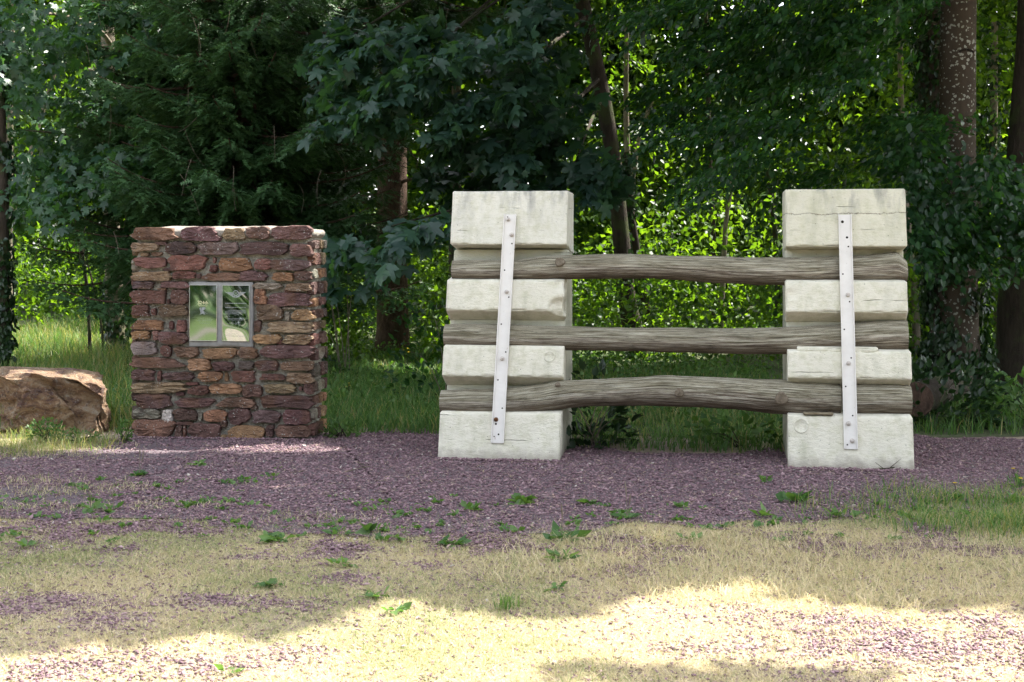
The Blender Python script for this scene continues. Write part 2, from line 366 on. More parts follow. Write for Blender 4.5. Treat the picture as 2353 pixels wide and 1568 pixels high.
# ------------------------------------------------------------------ where sunlight comes through the leaves
FG = np.array([G(u, v) for u, v in [(-300, 1508), (0, 1500), (250, 1466), (520, 1450), (700, 1425), (850, 1396), (950, 1382), (1150, 1392), (1250, 1422), (1350, 1400), (1450, 1372), (1600, 1356),
                                     (1750, 1356), (1850, 1372), (1980, 1396), (2060, 1402), (2180, 1386), (2300, 1382), (2353, 1402), (2600, 1400)]])
FG = FG[np.argsort(FG[:, 0])]
GAPS = [(-3.15, 11.28, 1.05, .42), (-2.95, 10.95, .85, .22), (-4.15, 11.85, .9, .65), (-1.7, 11.05, .5, .35), (-4.6, 13.4, 1.2, .35), (-6, 17.5, 2.6, 2.2), (-5.5, 14.9, 1.2, .5), (-1.2, 17.0, 1.0, 1.0), (1.4, 20.5, 1.7, 2.0), (-2.9, 20.3, 1.0, .9), (-7, 21, 3.2, 2.6), (2.3, 23.5, 2.3, 3.6), (7.4, 23, 1.3, 2.6), (-3.3, 25.5, 1.5, 2.0), (-9, 24.5, 2.0, 2.4), (-1.0, 23.5, 1.2, 1.2)]
DARK = [(.55, 5.30, .42, .05), (1.05, 5.22, .3, .05)]
def in_gaps(pts):
    g = pts - S * (pts[:, 2:3] / S[2]); x, y = g[:, 0], g[:, 1]; r = np.zeros(len(g), bool)
    for cx, cy_, rx, ry in GAPS: r |= ((x - cx) / rx) ** 2 + ((y - cy_) / ry) ** 2 < 1
    return r
def sunlit(pts):
    g = pts - S * (pts[:, 2:3] / S[2]); x, y = g[:, 0], g[:, 1]
    lit = y < np.interp(x, FG[:, 0], FG[:, 1]) + (vnoise(np.c_[x, y], 3.0, 5) - .5) * .25
    for cx, cy_, rx, ry in DARK: lit &= ~(((x - cx) / rx) ** 2 + ((y - cy_) / ry) ** 2 < 1)
    for cx, cy_, rx, ry in GAPS: lit |= ((x - cx) / rx) ** 2 + ((y - cy_) / ry) ** 2 < 1
    bg = (y > np.where((x > -3.2) & (x < 5), 17.0, 14.6)) & (fbm(np.c_[x, y], .34, 31, 3) > np.clip(.525 + x * .004 + (y - 18) * .006, .50, .63))
    return lit | bg

# ------------------------------------------------------------------ the ground
def sheet(name, poly, z, mat, kind='structure'):
    o = mesh_from(name, [(x, y, z) for x, y in poly], [list(range(len(poly)))], mat)
    return tag(o, kind=kind)
tag(sheet('ground', [(-220, -220), (220, -220), (220, 220), (-220, 220)], 0.0, M['soil']), 'dry sandy ground with straw and soil under everything', 'ground')
tag(sheet('woodland_floor', [(-120, 13.0), (-6, 12.7), (-1, 12.4), (2, 11.6), (8, 12.2), (120, 12.6), (120, 130), (-120, 130)], 0.004, M['floor']), 'dark leafy woodland floor under the trees', 'ground')
tag(sheet('meadow', [(-70, -2.5), (60, -2.5), (60, -80), (-70, -80)], 0.004, M['meadow']), 'sunlit mown meadow mirrored in the steel plaques', 'grass')
tag(sheet('path', [(-60, -9.0), (-8, -6.6), (40, -5.6), (40, -7.6), (-8, -8.6), (-60, -11.5)], 0.008, M['track']), 'pale gravel track crossing the mirrored meadow', 'path')
GV = [(-120, 1196), (60, 1200), (220, 1192), (420, 1205), (560, 1208), (700, 1225), (860, 1232), (1000, 1230), (1140, 1222), (1300, 1222), (1480, 1208), (1600, 1210), (1760, 1200), (1900, 1196), (2060, 1180),
      (2130, 1165), (2230, 1150), (2400, 1146), (2600, 1140), (2600, 1000), (2400, 1008), (2150, 1012), (2080, 1000), (1900, 1010), (1780, 1024), (1700, 1046), (1560, 1042), (1440, 1036), (1320, 1010), (1200, 985), (1010, 990), (880, 993), (760, 1000), (300, 1000), (120, 1036), (-120, 1034)]
GVP = np.array([G(u, v) for u, v in GV])
dens = []
for a, b_ in zip(GVP, np.roll(GVP, -1, 0)):
    for t in np.linspace(0, 1, 8, endpoint=False): dens.append(a + (b_ - a) * t)
dens = np.array(dens); dens += np.c_[fbm(dens, 3, 3) - .5, fbm(dens, 3, 9) - .5] * .45
tag(sheet('gravel_bed', dens, 0.008, M['gravel']), 'purple crushed stone bed around wall and concrete piers', 'gravel')
def inside(poly, pts):
    x, y = pts[:, 0], pts[:, 1]; r = np.zeros(len(pts), bool); n = len(poly)
    for i in range(n):
        x1, y1 = poly[i]; x2, y2 = poly[i - 1]
        cnd = ((y1 > y) != (y2 > y)) & (x < (x2 - x1) * (y - y1) / (y2 - y1 + 1e-12) + x1); r ^= cnd
    return r
def scatter(n, y0, y1, margin=.25, pw=1.0):
    """Random ground points in the wedge the camera sees, even per square metre."""
    y = np.sqrt(rng.uniform(y0 ** 2, y1 ** 2, n)); x = rng.uniform(-1, 1, n) * (y * .36 + margin)
    return np.c_[x, y]
# bare purple patches in the straw: view px centre and size
PATCH = [((u, v), r) for u, v, r in [(60, 1400, .40), (230, 1420, .25), (480, 1385, .22), (620, 1390, .22), (820, 1330, .2), (980, 1300, .15), (1500, 1295, .2), (1850, 1420, .35), (2000, 1470, .5), (2200, 1500, .6),
                                      (1700, 1490, .3), (150, 1540, .3), (420, 1530, .3), (2250, 1420, .3), (700, 1500, .15), (1450, 1310, .15)]]
def gravelness(p):
    g = inside(dens, p).astype(float)
    for (u, v), r in PATCH:
        c = G(u, v); d = np.hypot((p[:, 0] - c[0]) / 1.5, p[:, 1] - c[1]) / r
        g = np.maximum(g, np.clip(1.15 - d + (fbm(p, 5, 11) - .5) * 1.6 - .1, 0, 1) * .75)
    left = inside(dens, p) & (p[:, 0] < -2.4) & (fbm(p, 2.3, 77, 3) > .50)
    g[left] *= .25
    ed = inside(dens, p) & (p[:, 1] < 8.6)
    g[ed] *= np.clip((p[ed, 1] - 7.75) * .75 + fbm(p[ed], 4, 70, 3) * 1.0, .15, 1)
    oe = ~inside(dens, p) & (p[:, 1] > 7.2) & (p[:, 1] < 8.6)
    g[oe] = np.maximum(g[oe], np.clip((fbm(p[oe], 3.5, 71, 3) - .5) * 4, 0, .7))
    return g

# crushed stone chips: octahedra squashed and turned
def chips(name, pts, size, label, z=0.008):
    n = len(pts)
    base = np.array([[1, 0, 0], [0, 1, 0], [-1, 0, 0], [0, -1, 0], [0, 0, 1], [0, 0, -1]], float)
    Fc = np.array([[0, 1, 4], [1, 2, 4], [2, 3, 4], [3, 0, 4], [1, 0, 5], [2, 1, 5], [3, 2, 5], [0, 3, 5]])
    scl = np.stack([rng.uniform(.6, 1.3, n), rng.uniform(.4, .9, n), rng.uniform(.22, .5, n)], 1) * size[:, None]
    V = base[None] * scl[:, None] + rng.normal(0, .22, (n, 6, 3)) * scl[:, None]
    a = rng.uniform(0, 2 * np.pi, n); tl = rng.normal(0, .35, n)
    ca, sa, ct, s_ = np.cos(a), np.sin(a), np.cos(tl), np.sin(tl)
    x = V[..., 0] * ct[:, None] - V[..., 2] * s_[:, None]; zz = V[..., 0] * s_[:, None] + V[..., 2] * ct[:, None]; y = V[..., 1]
    W = np.stack([x * ca[:, None] - y * sa[:, None] + pts[:, None, 0], x * sa[:, None] + y * ca[:, None] + pts[:, None, 1], zz + (z + size * rng.uniform(.1, .55, n))[:, None]], -1)
    FF = (Fc[None] + (np.arange(n) * 6)[:, None, None]).reshape(-1, 3)
    tint = np.clip(rng.normal(.45, .22, n), 0, .95); tint[rng.random(n) < .012] = 1.0; tint[rng.random(n) < .03] = .96
    o = mesh_from(name, W.reshape(-1, 3), FF, M['chip'], attr={'tint': np.repeat(tint, 6)})
    return tag(o, label, 'gravel', kind='stuff')
p = scatter(190000, 7.4, 12.4, .3); g = gravelness(p); p = p[rng.random(len(p)) < g * .75]
chips('gravel_chips', p, rng.uniform(.005, .012, len(p)) * rng.choice([.8, 1, 1.25, 1.9], len(p), p=[.3, .35, .25, .1]) , 'loose purple stone chips covering the gravel bed')
p = scatter(85000, 4.9, 8.2); g = gravelness(p); p = p[rng.random(len(p)) < np.clip(g * 1.3, .14, 1)]
chips('gravel_scatter', p, rng.uniform(.005, .015, len(p)), 'purple stone chips strewn through the straw', 0.0)

def along(p0, p1, n, w): return np.asarray(p0) + (np.asarray(p1) - np.asarray(p0)) * rng.uniform(0, 1, (n, 1)) + rng.normal(0, w, (n, 2))
banked = np.concatenate([along((-.56, 10.53), (.35, 10.39), 420, .018), along((1.96, 10.06), (2.86, 9.94), 420, .018), along((.36, 10.4), (.50, 11.3), 200, .02), along((-3.15, 11.71), (-1.60, 11.53), 600, .022), along((-1.58, 11.55), (-1.53, 11.95), 120, .02)])
chips('banked_chips', banked, rng.uniform(.006, .018, len(banked)), 'purple chips banked against the feet of piers and wall', .012)
# ------------------------------------------------------------------ grass
def blades(name, pts, h, w, lean, tint, mat, label, cat='grass', seg=2, z=0.0, parent=None, az=None, kind='stuff'):
    n = len(pts); az = rng.uniform(0, 2 * np.pi, n) if az is None else az
    d = np.stack([np.cos(az), np.sin(az)], 1); sd = np.stack([-d[:, 1], d[:, 0]], 1)
    tw = rng.uniform(-.9, .9, n)[:, None]; sd = sd * np.cos(tw) + d * np.sin(tw)
    Vs = []; ts = np.linspace(0, 1, seg + 1)
    for k, t in enumerate(ts):
        out_ = (lean * h * t ** 1.7)[:, None] * d
        zz = h * (t - .35 * lean * t ** 2); c = np.c_[pts + out_, z + zz]
        if k < seg:
            ww = (w * (1 - .55 * t))[:, None] * .5
            Vs += [np.c_[c[:, :2] - sd * ww, c[:, 2]], np.c_[c[:, :2] + sd * ww, c[:, 2]]]
        else: Vs.append(c)
    m_ = len(Vs); V = np.stack(Vs, 1).reshape(-1, 3); f = []
    for k in range(seg - 1):
        a = 2 * k; f += [[a, a + 1, a + 3], [a, a + 3, a + 2]]
    f.append([2 * seg - 2, 2 * seg - 1, 2 * seg])
    FF = (np.array(f)[None] + (np.arange(n) * m_)[:, None, None]).reshape(-1, 3)
    o = mesh_from(name, V, FF, mat, parent, attr={'tint': np.repeat(np.clip(tint, 0, 1), m_)})
    return tag(o, label, cat, kind=kind) if label else o
# short dry turf in front of the gravel
p = scatter(330000, 4.85, 8.6); g = gravelness(p)
near_edge = p[:, 1] > 7.3
p = p[rng.random(len(p)) < np.clip(1.02 - g * 1.12, 0.02, 1) * (.55 + .6 * fbm(p, 2.5, 41))]
lush = np.clip((fbm(p, 1.1, 57, 3) - .42) * 3 + (p[:, 1] - 6.6) * .25 - p[:, 0] * .06, 0, 1)
green = rng.random(len(p)) < lush * .55 + .05
tint = np.where(green, rng.uniform(.0, .5, len(p)), rng.uniform(.6, 1.0, len(p)))
hh = rng.uniform(.012, .04, len(p)) * (.7 + .6 * vnoise(p, 3, 3)) * np.where(green, 1.2, 1)
blades('dry_turf', p, hh, rng.uniform(.0022, .005, len(p)), rng.uniform(.3, 2.6, len(p)), tint, M['straw'], 'short dry yellow turf covering the foreground', seg=1)
# taller mixed grass along the far right edge of the turf
c0 = G(2200, 1210)
p = scatter(80000, 6.4, 10.2, .5); dd = np.hypot((p[:, 0] - 3.15) / 1.25, (p[:, 1] - 8.35) / 1.05) + (fbm(p, 2, 8) - .5) * .7
p = p[(dd < 1) & (rng.random(len(p)) < 1.05 - dd)]
tint = np.where(rng.random(len(p)) < .45, rng.uniform(0, .6, len(p)), rng.uniform(.88, 1, len(p)))
blades('tall_grass', p, rng.uniform(.04, .17, len(p)) * (.5 + vnoise(p, 3, 4)), rng.uniform(.003, .006, len(p)), rng.uniform(.2, 1.1, len(p)), tint, M['grass'], 'tall mixed green and straw grass at the turf edge', seg=3)
p = scatter(26000, 6.2, 8.3); dd = np.hypot((p[:, 0] - 1.5) / 1.6, (p[:, 1] - 7.1) / .75) + (fbm(p, 2.5, 18) - .5) * .9
p = p[(dd < 1)]
blades('long_straw', p, rng.uniform(.03, .11, len(p)), rng.uniform(.002, .0042, len(p)), rng.uniform(.4, 1.8, len(p)), np.where(rng.random(len(p)) < .22, .3, rng.uniform(.7, 1, len(p))), M['straw'], 'long bleached straw lying across the turf', seg=2)
# woodland edge grass behind the gravel bed
def grass_zone(name, n, poly, h0, h1, tf, label, w=(.006, .012)):
    poly = np.array(poly); lo, hi = poly.min(0), poly.max(0)
    p = rng.uniform(lo, hi, (n, 2)); p = p[inside(poly, p)]
    p = p[rng.random(len(p)) < .35 + .9 * fbm(p, 1.4, 91)]
    hv = rng.uniform(h0, h1, len(p)) * (.45 + 1.1 * fbm(p, .9, 23))
    dry = rng.random(len(p)) < tf * (.4 + 1.2 * vnoise(p, .8, 66))
    tint = np.where(dry, rng.uniform(.9, 1, len(p)), rng.uniform(0, .8, len(p)))
    return blades(name, p, hv, rng.uniform(*w, len(p)), rng.uniform(.15, .9, len(p)), tint, M['grass'], label, seg=3)
grass_zone('meadow_grass', 46000, [(-10.5, 13.1), (-3.4, 12.6), (-3.2, 21), (-5, 26), (-10.5, 26)], .1, .44, .5, 'sunlit meadow grass behind the boulder')
grass_zone('boulder_grass', 2600, [(-4.7, 11.9), (-3.0, 12.2), (-3.0, 13.2), (-4.9, 13.2)], .08, .25, .6, 'short dry grass behind the rough boulder')
grass_zone('verge_grass', 26000, [(-1.9, 12.0), (-.45, 11.9), (-.4, 13.6), (-.3, 19), (-2.6, 19), (-2.3, 12.6)], .06, .27, .16, 'lush green verge grass between wall and pier')
grass_zone('middle_grass', 24000, [(.45, 11.15), (1.2, 10.95), (2.2, 10.85), (2.6, 13), (3.2, 18), (-.2, 18), (.2, 12)], .05, .20, .3, 'rough grass behind the logs between both piers')
grass_zone('shade_grass', 9000, [(2.8, 11.9), (5.4, 11.9), (7, 16), (3, 16)], .08, .3, .15, 'sparse shaded grass under the ivy trees')
grass_zone('boulder_foot_grass', 3000, [G(-60, 1000), G(130, 1004), G(300, 1018), G(250, 1036), G(60, 1052), G(-60, 1056)], .03, .14, .8, 'dry grass at the front foot of the boulder', (.003, .006))
# a few scattered grass tussocks at the left on the gravel
pp = []
for u, v, r, k in [(60, 1050, .18, 420), (30, 1110, .2, 500), (110, 1135, .16, 380), (260, 1125, .14, 300), (60, 1170, .2, 420), (380, 1165, .14, 220), (690, 1195, .16, 260), (160, 1020, .2, 700), (30, 1025, .25, 1100), (90, 1030, .25, 900), (10, 1045, .25, 700)]:
    c = G(u, v); pp.append(c + rng.normal(0, 1, (k, 2)) * [r * 1.5, r * .6])
pp = np.concatenate(pp); pp = pp[~((pp[:, 1] > 11.3) & (pp[:, 0] > -3.2))]
blades('gravel_grass', pp, rng.uniform(.015, .07, len(pp)), rng.uniform(.003, .005, len(pp)), rng.uniform(.3, 1.5, len(pp)), np.where(rng.random(len(pp)) < .35, rng.uniform(0, .4, len(pp)), rng.uniform(.6, 1, len(pp))), M['straw'], 'dry grass creeping into the gravel bed by the boulder', seg=2)

p = scatter(4200, 7.6, 12.2); p = p[inside(dens, p) & (fbm(p, 1.5, 8) > .38)]
blades('straw_litter', p, rng.uniform(.012, .03, len(p)), rng.uniform(.003, .006, len(p)), rng.uniform(2.0, 4.0, len(p)), rng.uniform(.75, 1, len(p)), M['straw'], 'thin straw litter scattered over the gravel bed', seg=1, z=.02)
# ------------------------------------------------------------------ concrete piers with logs
YAW = math.radians(8.3)
R_ = np.array([math.cos(YAW), -math.sin(YAW)]); D_ = np.array([math.sin(YAW), math.cos(YAW)]); O_ = np.array([-.554, 10.563])
BAT = .288
def W(s, t, z):
    xy = O_ + R_ * s + D_ * t; return np.array([xy[0], xy[1], z])
def WV(q):
    q = np.asarray(q, float); xy = O_ + q[:, :1] * R_ + q[:, 1:2] * D_; return np.c_[xy, q[:, 2]]
def face_hit(u, v, t0=0.0):
    """(s, z) where the view ray meets the sloping front plane t = t0 + BAT z."""
    dx, dz = (u - CX) / F, -(v - VH) / F
    # ray: (dx k, k, EYE + dz k);  t = (p - O).D
    # (dx k - Ox) Dx + (k - Oy) Dy = t0 + BAT (EYE + dz k)
    k = (t0 + BAT * EYE + O_ @ D_) / (dx * D_[0] + D_[1] - BAT * dz)
    p = np.array([dx * k, k]); return float((p - O_) @ R_), EYE + dz * k

def hexa(corners, res, rad, amp, seed, chip=.012, dents=()):
    """Rounded, worn block. corners: [s-][t-][z-] order (a,b,c) in {0,1}^3 -> local (s,t,z)."""
    C = np.asarray(corners, float).reshape(2, 2, 2, 3)
    L = np.array([np.linalg.norm(C[1, 0, 0] - C[0, 0, 0]), np.linalg.norm(C[0, 1, 0] - C[0, 0, 0]), np.linalg.norm(C[0, 0, 1] - C[0, 0, 0])])
    nn = np.maximum(3, np.round(L / res).astype(int))
    Q = []; FF = []; base = 0
    for ax in range(3):
        o1, o2 = [k for k in range(3) if k != ax]
        def line(k):
            e = rad / L[k]; return np.unique(np.concatenate([[0, e * .3, e], np.linspace(e, 1 - e, nn[k]), [1 - e, 1 - e * .3, 1]]))
        A, B = line(o1), line(o2)
        for side in (0, 1):
            g = np.zeros((len(A), len(B), 3)); g[..., o1] = A[:, None]; g[..., o2] = B[None]; g[..., ax] = side
            idx = np.arange(len(A) * len(B)).reshape(len(A), len(B)) + base
            f = np.stack([idx[:-1, :-1], idx[1:, :-1], idx[1:, 1:], idx[:-1, 1:]], -1).reshape(-1, 4)
            flip = (side == 0) ^ (ax == 1)
            FF.append(f[:, ::-1] if flip else f); Q.append(g.reshape(-1, 3)); base += idx.size
    Q = np.concatenate(Q); FF = np.concatenate(FF)
    key, inv = np.unique(np.round(Q, 6), axis=0, return_inverse=True); FF = inv.reshape(-1)[FF]; Q = key
    q = Q * L; qi = np.clip(q, rad, L - rad); dv = q - qi; ln = np.linalg.norm(dv, axis=1)
    edge = (np.abs(dv) > 1e-6).sum(1) >= 2
    nrm = dv / np.maximum(ln, 1e-9)[:, None]
    q2 = np.where(ln[:, None] > 1e-9, qi + nrm * rad, q)
    wpos = q2 + seed * 3.1
    disp = (fbm(wpos, 9, seed, 4) - .5) * 2 * amp
    disp = np.where(edge, disp - chip * np.clip(fbm(wpos, 14, seed + 5, 3) * 2.2 - .9, 0, 1.4), disp)
    q2 = q2 + nrm * disp[:, None]
    t = q2 / L
    a, b_, c_ = t[:, 0:1], t[:, 1:2], t[:, 2:3]
    V = 0
    for i in (0, 1):
        for j in (0, 1):
            for k in (0, 1):
                V = V + (a if i else 1 - a) * (b_ if j else 1 - b_) * (c_ if k else 1 - c_) * C[i, j, k]
    for ds, dz_, rr, dep in dents:
        d2 = ((V[:, 0] - ds) / rr) ** 2 + ((V[:, 2] - dz_) / (rr * .75)) ** 2
        f_ = V[:, 1] - (BAT * V[:, 2]); w = np.clip(1.2 - d2, 0, 1) * (f_ < .12)
        V[:, 1] += w * dep * (.6 + .8 * fbm(V, 25, 3, 3)); V[:, 0] -= w * dep * .4
    return V, FF
def hexc(s0, s1, tf, tb, z0, z1, z0b=None, z1b=None):
    """corner list; tf/tb: functions of z for the front and back depth."""
    z0b = z0 if z0b is None else z0b; z1b = z1 if z1b is None else z1b
    return [[(s, tf(z0), z0), (s, tf(z1), z1), (s, tb(z0b), z0b), (s, tb(z1b), z1b)] for s in (s0, s1)]

def make_pier(s0, s1, t0, zs, label, seed, chan, bolts, holes, dents):
    pier = thing('concrete_pier', label, 'pier', W((s0 + s1) / 2, t0 + .4, 0), 'concrete piers holding the logs')
    fr = lambda z: t0 + BAT * z
    bk = lambda z: t0 + BAT * z + .17
    back = lambda z: 1.0
    V, Fc = hexa(hexc(s0 + .010, s1 - .006, lambda z: t0 + BAT * z + .165, back, -.05, 1.56), .05, .012, .003, seed + 40)
    mesh_from('core', WV(V), Fc, M['concrete_side'], pier, True)
    for k, (z0, z1) in enumerate(zs):
        j = rng.normal(0, .005, 2)
        if k == 0: cc = hexc(s0 + .008, s1 + .004, fr, back, z0, z1, z0 - .085, z1 - .004)
        elif k == 3: cc = hexc(s0 + j[0], s1 + j[1], fr, bk, -.05, z1, -.05, z1 + .02)
        else: cc = hexc(s0 + j[0], s1 + j[1], fr, bk, z0, z1, z0 - .085, z1 + .022)
        V, Fc = hexa(cc, .016, .008, .003, seed + k, .016, dents)
        mesh_from('block', WV(V), Fc, M['concrete'] if k else M['concrete_stained' if s0 < 1 else 'concrete_cracked'], pier, True)
    # steel channel on the sloping face
    (ua, va), (ub, vb), wpx = chan
    sa, za = face_hit(ua, va, t0); sb, zb = face_hit(ub, vb, t0)   # centre of top and bottom
    e = np.array([sa - sb, BAT * (za - zb), za - zb]); Ln = np.linalg.norm(e); e /= Ln
    n_ = np.array([0, -1, BAT]); n_ /= np.linalg.norm(n_); l_ = np.cross(e, n_); l_ /= np.linalg.norm(l_)
    if l_[0] < 0: l_ = -l_
    p0 = np.array([sb, t0 + BAT * zb, zb]); hw = .048; fl = .026; th = .006; g0 = .004
    prof = [(-hw, g0), (hw, g0), (hw, g0 + fl), (hw - th, g0 + fl), (hw - th * 1.1, g0 + th), (-hw + th * 1.1, g0 + th), (-hw + th, g0 + fl), (-hw, g0 + fl)]
    nl = 60; V = []; 
    for i in range(nl + 1):
        for a, h in prof:
            q = p0 + e * Ln * i / nl + l_ * a + n_ * h; V.append(q)
    V = np.array(V); k8 = len(prof); idx = np.arange((nl + 1) * k8).reshape(nl + 1, k8)
    V += n_ * ((fbm(V, 12, seed, 3) - .5) * .004)[:, None]
    Fc = np.stack([idx[:-1], idx[1:], np.roll(idx, -1, 1)[1:], np.roll(idx, -1, 1)[:-1]], -1).reshape(-1, 4)
    fl_ = [list(f) for f in Fc] + [[int(i) for i in idx[0]], [int(i) for i in idx[-1][::-1]]]
    ch = mesh_from('channel', WV(V), fl_, M['white_steel'], pier)
    ch['label'] = 'white painted steel channel bolted down the sloping front'
    def on_face(u, v, off):
        s, z = face_hit(u, v, t0); return np.array([s, t0 + BAT * z, z]) + n_ * off
    def prism(c, r, h, sides, rot=0.0, taper=1.0):
        a = np.arange(sides) / sides * 2 * np.pi + rot
        ring = np.cos(a)[:, None] * l_ + np.sin(a)[:, None] * e
        V = np.concatenate([c + ring * r, c + ring * r * taper + n_ * h, [c + n_ * h]])
        Fq = [[i, (i + 1) % sides, sides + (i + 1) % sides, sides + i] for i in range(sides)] + [[sides + i, sides + (i + 1) % sides, 2 * sides] for i in range(sides)]
        return V, Fq
    for u, v, rusty in bolts:
        c = on_face(u, v, g0 + th + .001)
        V1, F1 = prism(c, .017, .003, 14)
        V2, F2 = prism(c + n_ * .003, .0145, .016, 6, rng.uniform(0, 1), .93)
        V3, F3 = prism(c + n_ * .019, .007, .009, 10, 0, .85)
        VV = np.concatenate([V1, V2, V3]); FF = F1 + [[i + len(V1) for i in f] for f in F2] + [[i + len(V1) + len(V2) for i in f] for f in F3]
        b_ = mesh_from('bolt', WV(VV), FF, M['rust'] if rusty else M['nut'], ch)
        if rusty: b_['label'] = 'rusty bolt'
    for u, v, r in holes:
        V1, F1 = prism(on_face(u, v, g0 + th + .0006), r, .0008, 12)
        mesh_from('bolt_hole', WV(V1), F1, M['hole'], ch)
    return pier, on_face, n_, l_, e
ZL = [(1.60, 2.015), (1.10, 1.326), (.61, .831), (0, .345)]
sH, zH = face_hit(1290, 705)
pierL, faceL, n_, l_, e_ = make_pier(0, .91, 0.0, ZL, 'white painted concrete pier next to the stone wall, with four stepped blocks', 1, ((1173, 494), (1143.5, 1019), 31),
    [(1168.8, 506, 0), (1176, 541, 0), (1164.6, 672, 0), (1154.6, 825, 0), (1140.5, 965, 1)],
    [(1167, 500, .005), (1176.8, 561, .006), (1160, 622, .006), (1169.5, 684, .006), (1152.4, 746, .006), (1162.6, 810, .006), (1144.7, 874, .006), (1154.6, 939, .006), (1136, 1004, .005), (1146, 999, .007), (1140, 975, .008)],
    [(sH, zH, .09, .05), (.9, 1.30, .07, .03)])
ZR = [(1.585, 2.015), (1.105, 1.326), (.632, .822), (0, .365)]
pierR, faceR, n2, l2, e2 = make_pier(2.555, 3.44, -.03, ZR, 'white painted concrete pier beside the ivy-clad trunk, cracked across its top block', 11, ((1941, 495), (1955, 1033), 33),
    [(1948, 679, 0), (1949.7, 836, 0), (1949.7, 974, 0), (1958, 1014, 0)],
    [(1935.5, 511, .011), (1946, 547, .009), (1949, 568, .006), (1936.6, 631, .006), (1952, 694.5, .006), (1939.7, 758, .006), (1955.6, 823.5, .006), (1943, 889, .006), (1959, 956, .006), (1946.7, 1023, .006)],
    [(2.60, 1.23, .05, .012)])
# shallow cast rings
def ring(pier, on_face, u, v, r, nn, ll, ee):
    c = on_face(u, v, .001); V = []; Fq = []; k = 28
    prof = [(.0, .000), (r - .006, .000), (r - .003, .0045), (r, .0045), (r + .004, .0)]
    for pr, h in prof:
        for i in range(k):
            a = i / k * 2 * math.pi; V.append(c + (ll * math.cos(a) + ee * math.sin(a)) * max(pr, .0005) + nn * h)
    for j in range(len(prof) - 1):
        for i in range(k): Fq.append([j * k + i, j * k + (i + 1) % k, (j + 1) * k + (i + 1) % k, (j + 1) * k + i])
    mesh_from('cast_ring', WV(np.array(V)), Fq, M['concrete'], pier, True)
ring(pierL, faceL, 1262.6, 820, .040, n_, l_, e_)
ring(pierR, faceR, 1841, 979, .050, n2, l2, e2)
# raised leftover strip on the third block of the right pier
s_a, z_a = face_hit(1832, 812, -.03); s_b, z_b = face_hit(2018, 803, -.03)
V, Fc = hexa(hexc(s_a, s_b, lambda z: -.026 + BAT * z, lambda z: .1 + BAT * z, .815, .852), .02, .006, .002, 77, .008)
mesh_from('ledge', WV(V), Fc, M['concrete'], pierR, True)
s_a, z_a = face_hit(1846, 955, -.03); s_b, z_b = face_hit(1905, 955, -.03)

LOGS = {
 'a': ([(1040, 600, 641), (1060, 599, 643), (1100, 598, 645), (1180, 597, 645), (1225, 591, 646), (1250, 587, 647), (1300, 586, 642), (1400, 584, 641), (1450, 583.5, 640), (1500, 586, 641), (1600, 588, 648), (1700, 591, 655), (1750, 592, 656), (1850, 592, 655), (1920, 590, 652), (1990, 587, 650), (2040, 582, 649), (2066, 580, 649), (2078, 588, 649), (2085, 612, 648)], 0, 1, 'top log across the piers, with a round knot near its light end'),
 'b': ([(1022, 746, 798), (1080, 745, 801), (1180, 747, 803), (1300, 750, 806), (1450, 754, 808), (1600, 754, 812), (1700, 755, 815), (1800, 753, 815), (1900, 748, 811), (1990, 742, 809), (2060, 737, 809), (2086, 738, 810)], 0, 2, 'middle log across the piers, straight with a long drying crack'),
 'c': ([(1013, 898, 951), (1060, 896, 953), (1120, 895, 953), (1180, 892, 953), (1240, 885, 949), (1280, 876, 945), (1320, 873, 938), (1400, 872, 934), (1470, 868, 934), (1495, 864, 935), (1530, 864, 935), (1600, 867, 936), (1700, 870, 942), (1760, 873, 952), (1800, 875, 955), (1870, 880, 957), (1932, 883, 957)], 0, 3, 'lowest and knottiest log across the piers, bowed upward in the middle'),
 'd': ([(1967, 884, 957), (2000, 884, 957), (2040, 885, 957), (2080, 886, 957), (2095, 890, 956)], 0, 4, 'short log offcut on the lowest block behind the white channel'),
}
def log_shape(pts, seed):
    st = []
    for u, vt, vb in pts:
        vm = (vt + vb) / 2; s, z = face_hit(u, vm, .07 if u < 1800 else .05)
        y = (O_ + R_ * s + D_ * (.07 + BAT * z))[1]
        st.append((s, z, (vb - vt) / 2 * y / F))
    st = np.array(st); S_ = np.arange(st[0, 0], st[-1, 0], .02); S_ = np.append(S_, st[-1, 0])
    zc = np.interp(S_, st[:, 0], st[:, 1]); r = np.interp(S_, st[:, 0], st[:, 2])
    k = np.ones(5) / 5
    if len(S_) > 12:
        zc = np.convolve(np.pad(zc, 2, 'edge'), k, 'valid'); r = np.convolve(np.pad(r, 2, 'edge'), k, 'valid')
    return S_, zc, r
knots = {'a': [(1287, 602, .034, 1), (1596, 607, .012, 0), (1246, 628, .05, 2)], 'b': [(1500, 782, .012, 0)], 'c': [(1561, 902, .030, 1), (1795, 915, .042, 1), (1282, 884, .018, 1), (1500, 868, .06, 2), (1180, 918, .016, 0)], 'd': []}
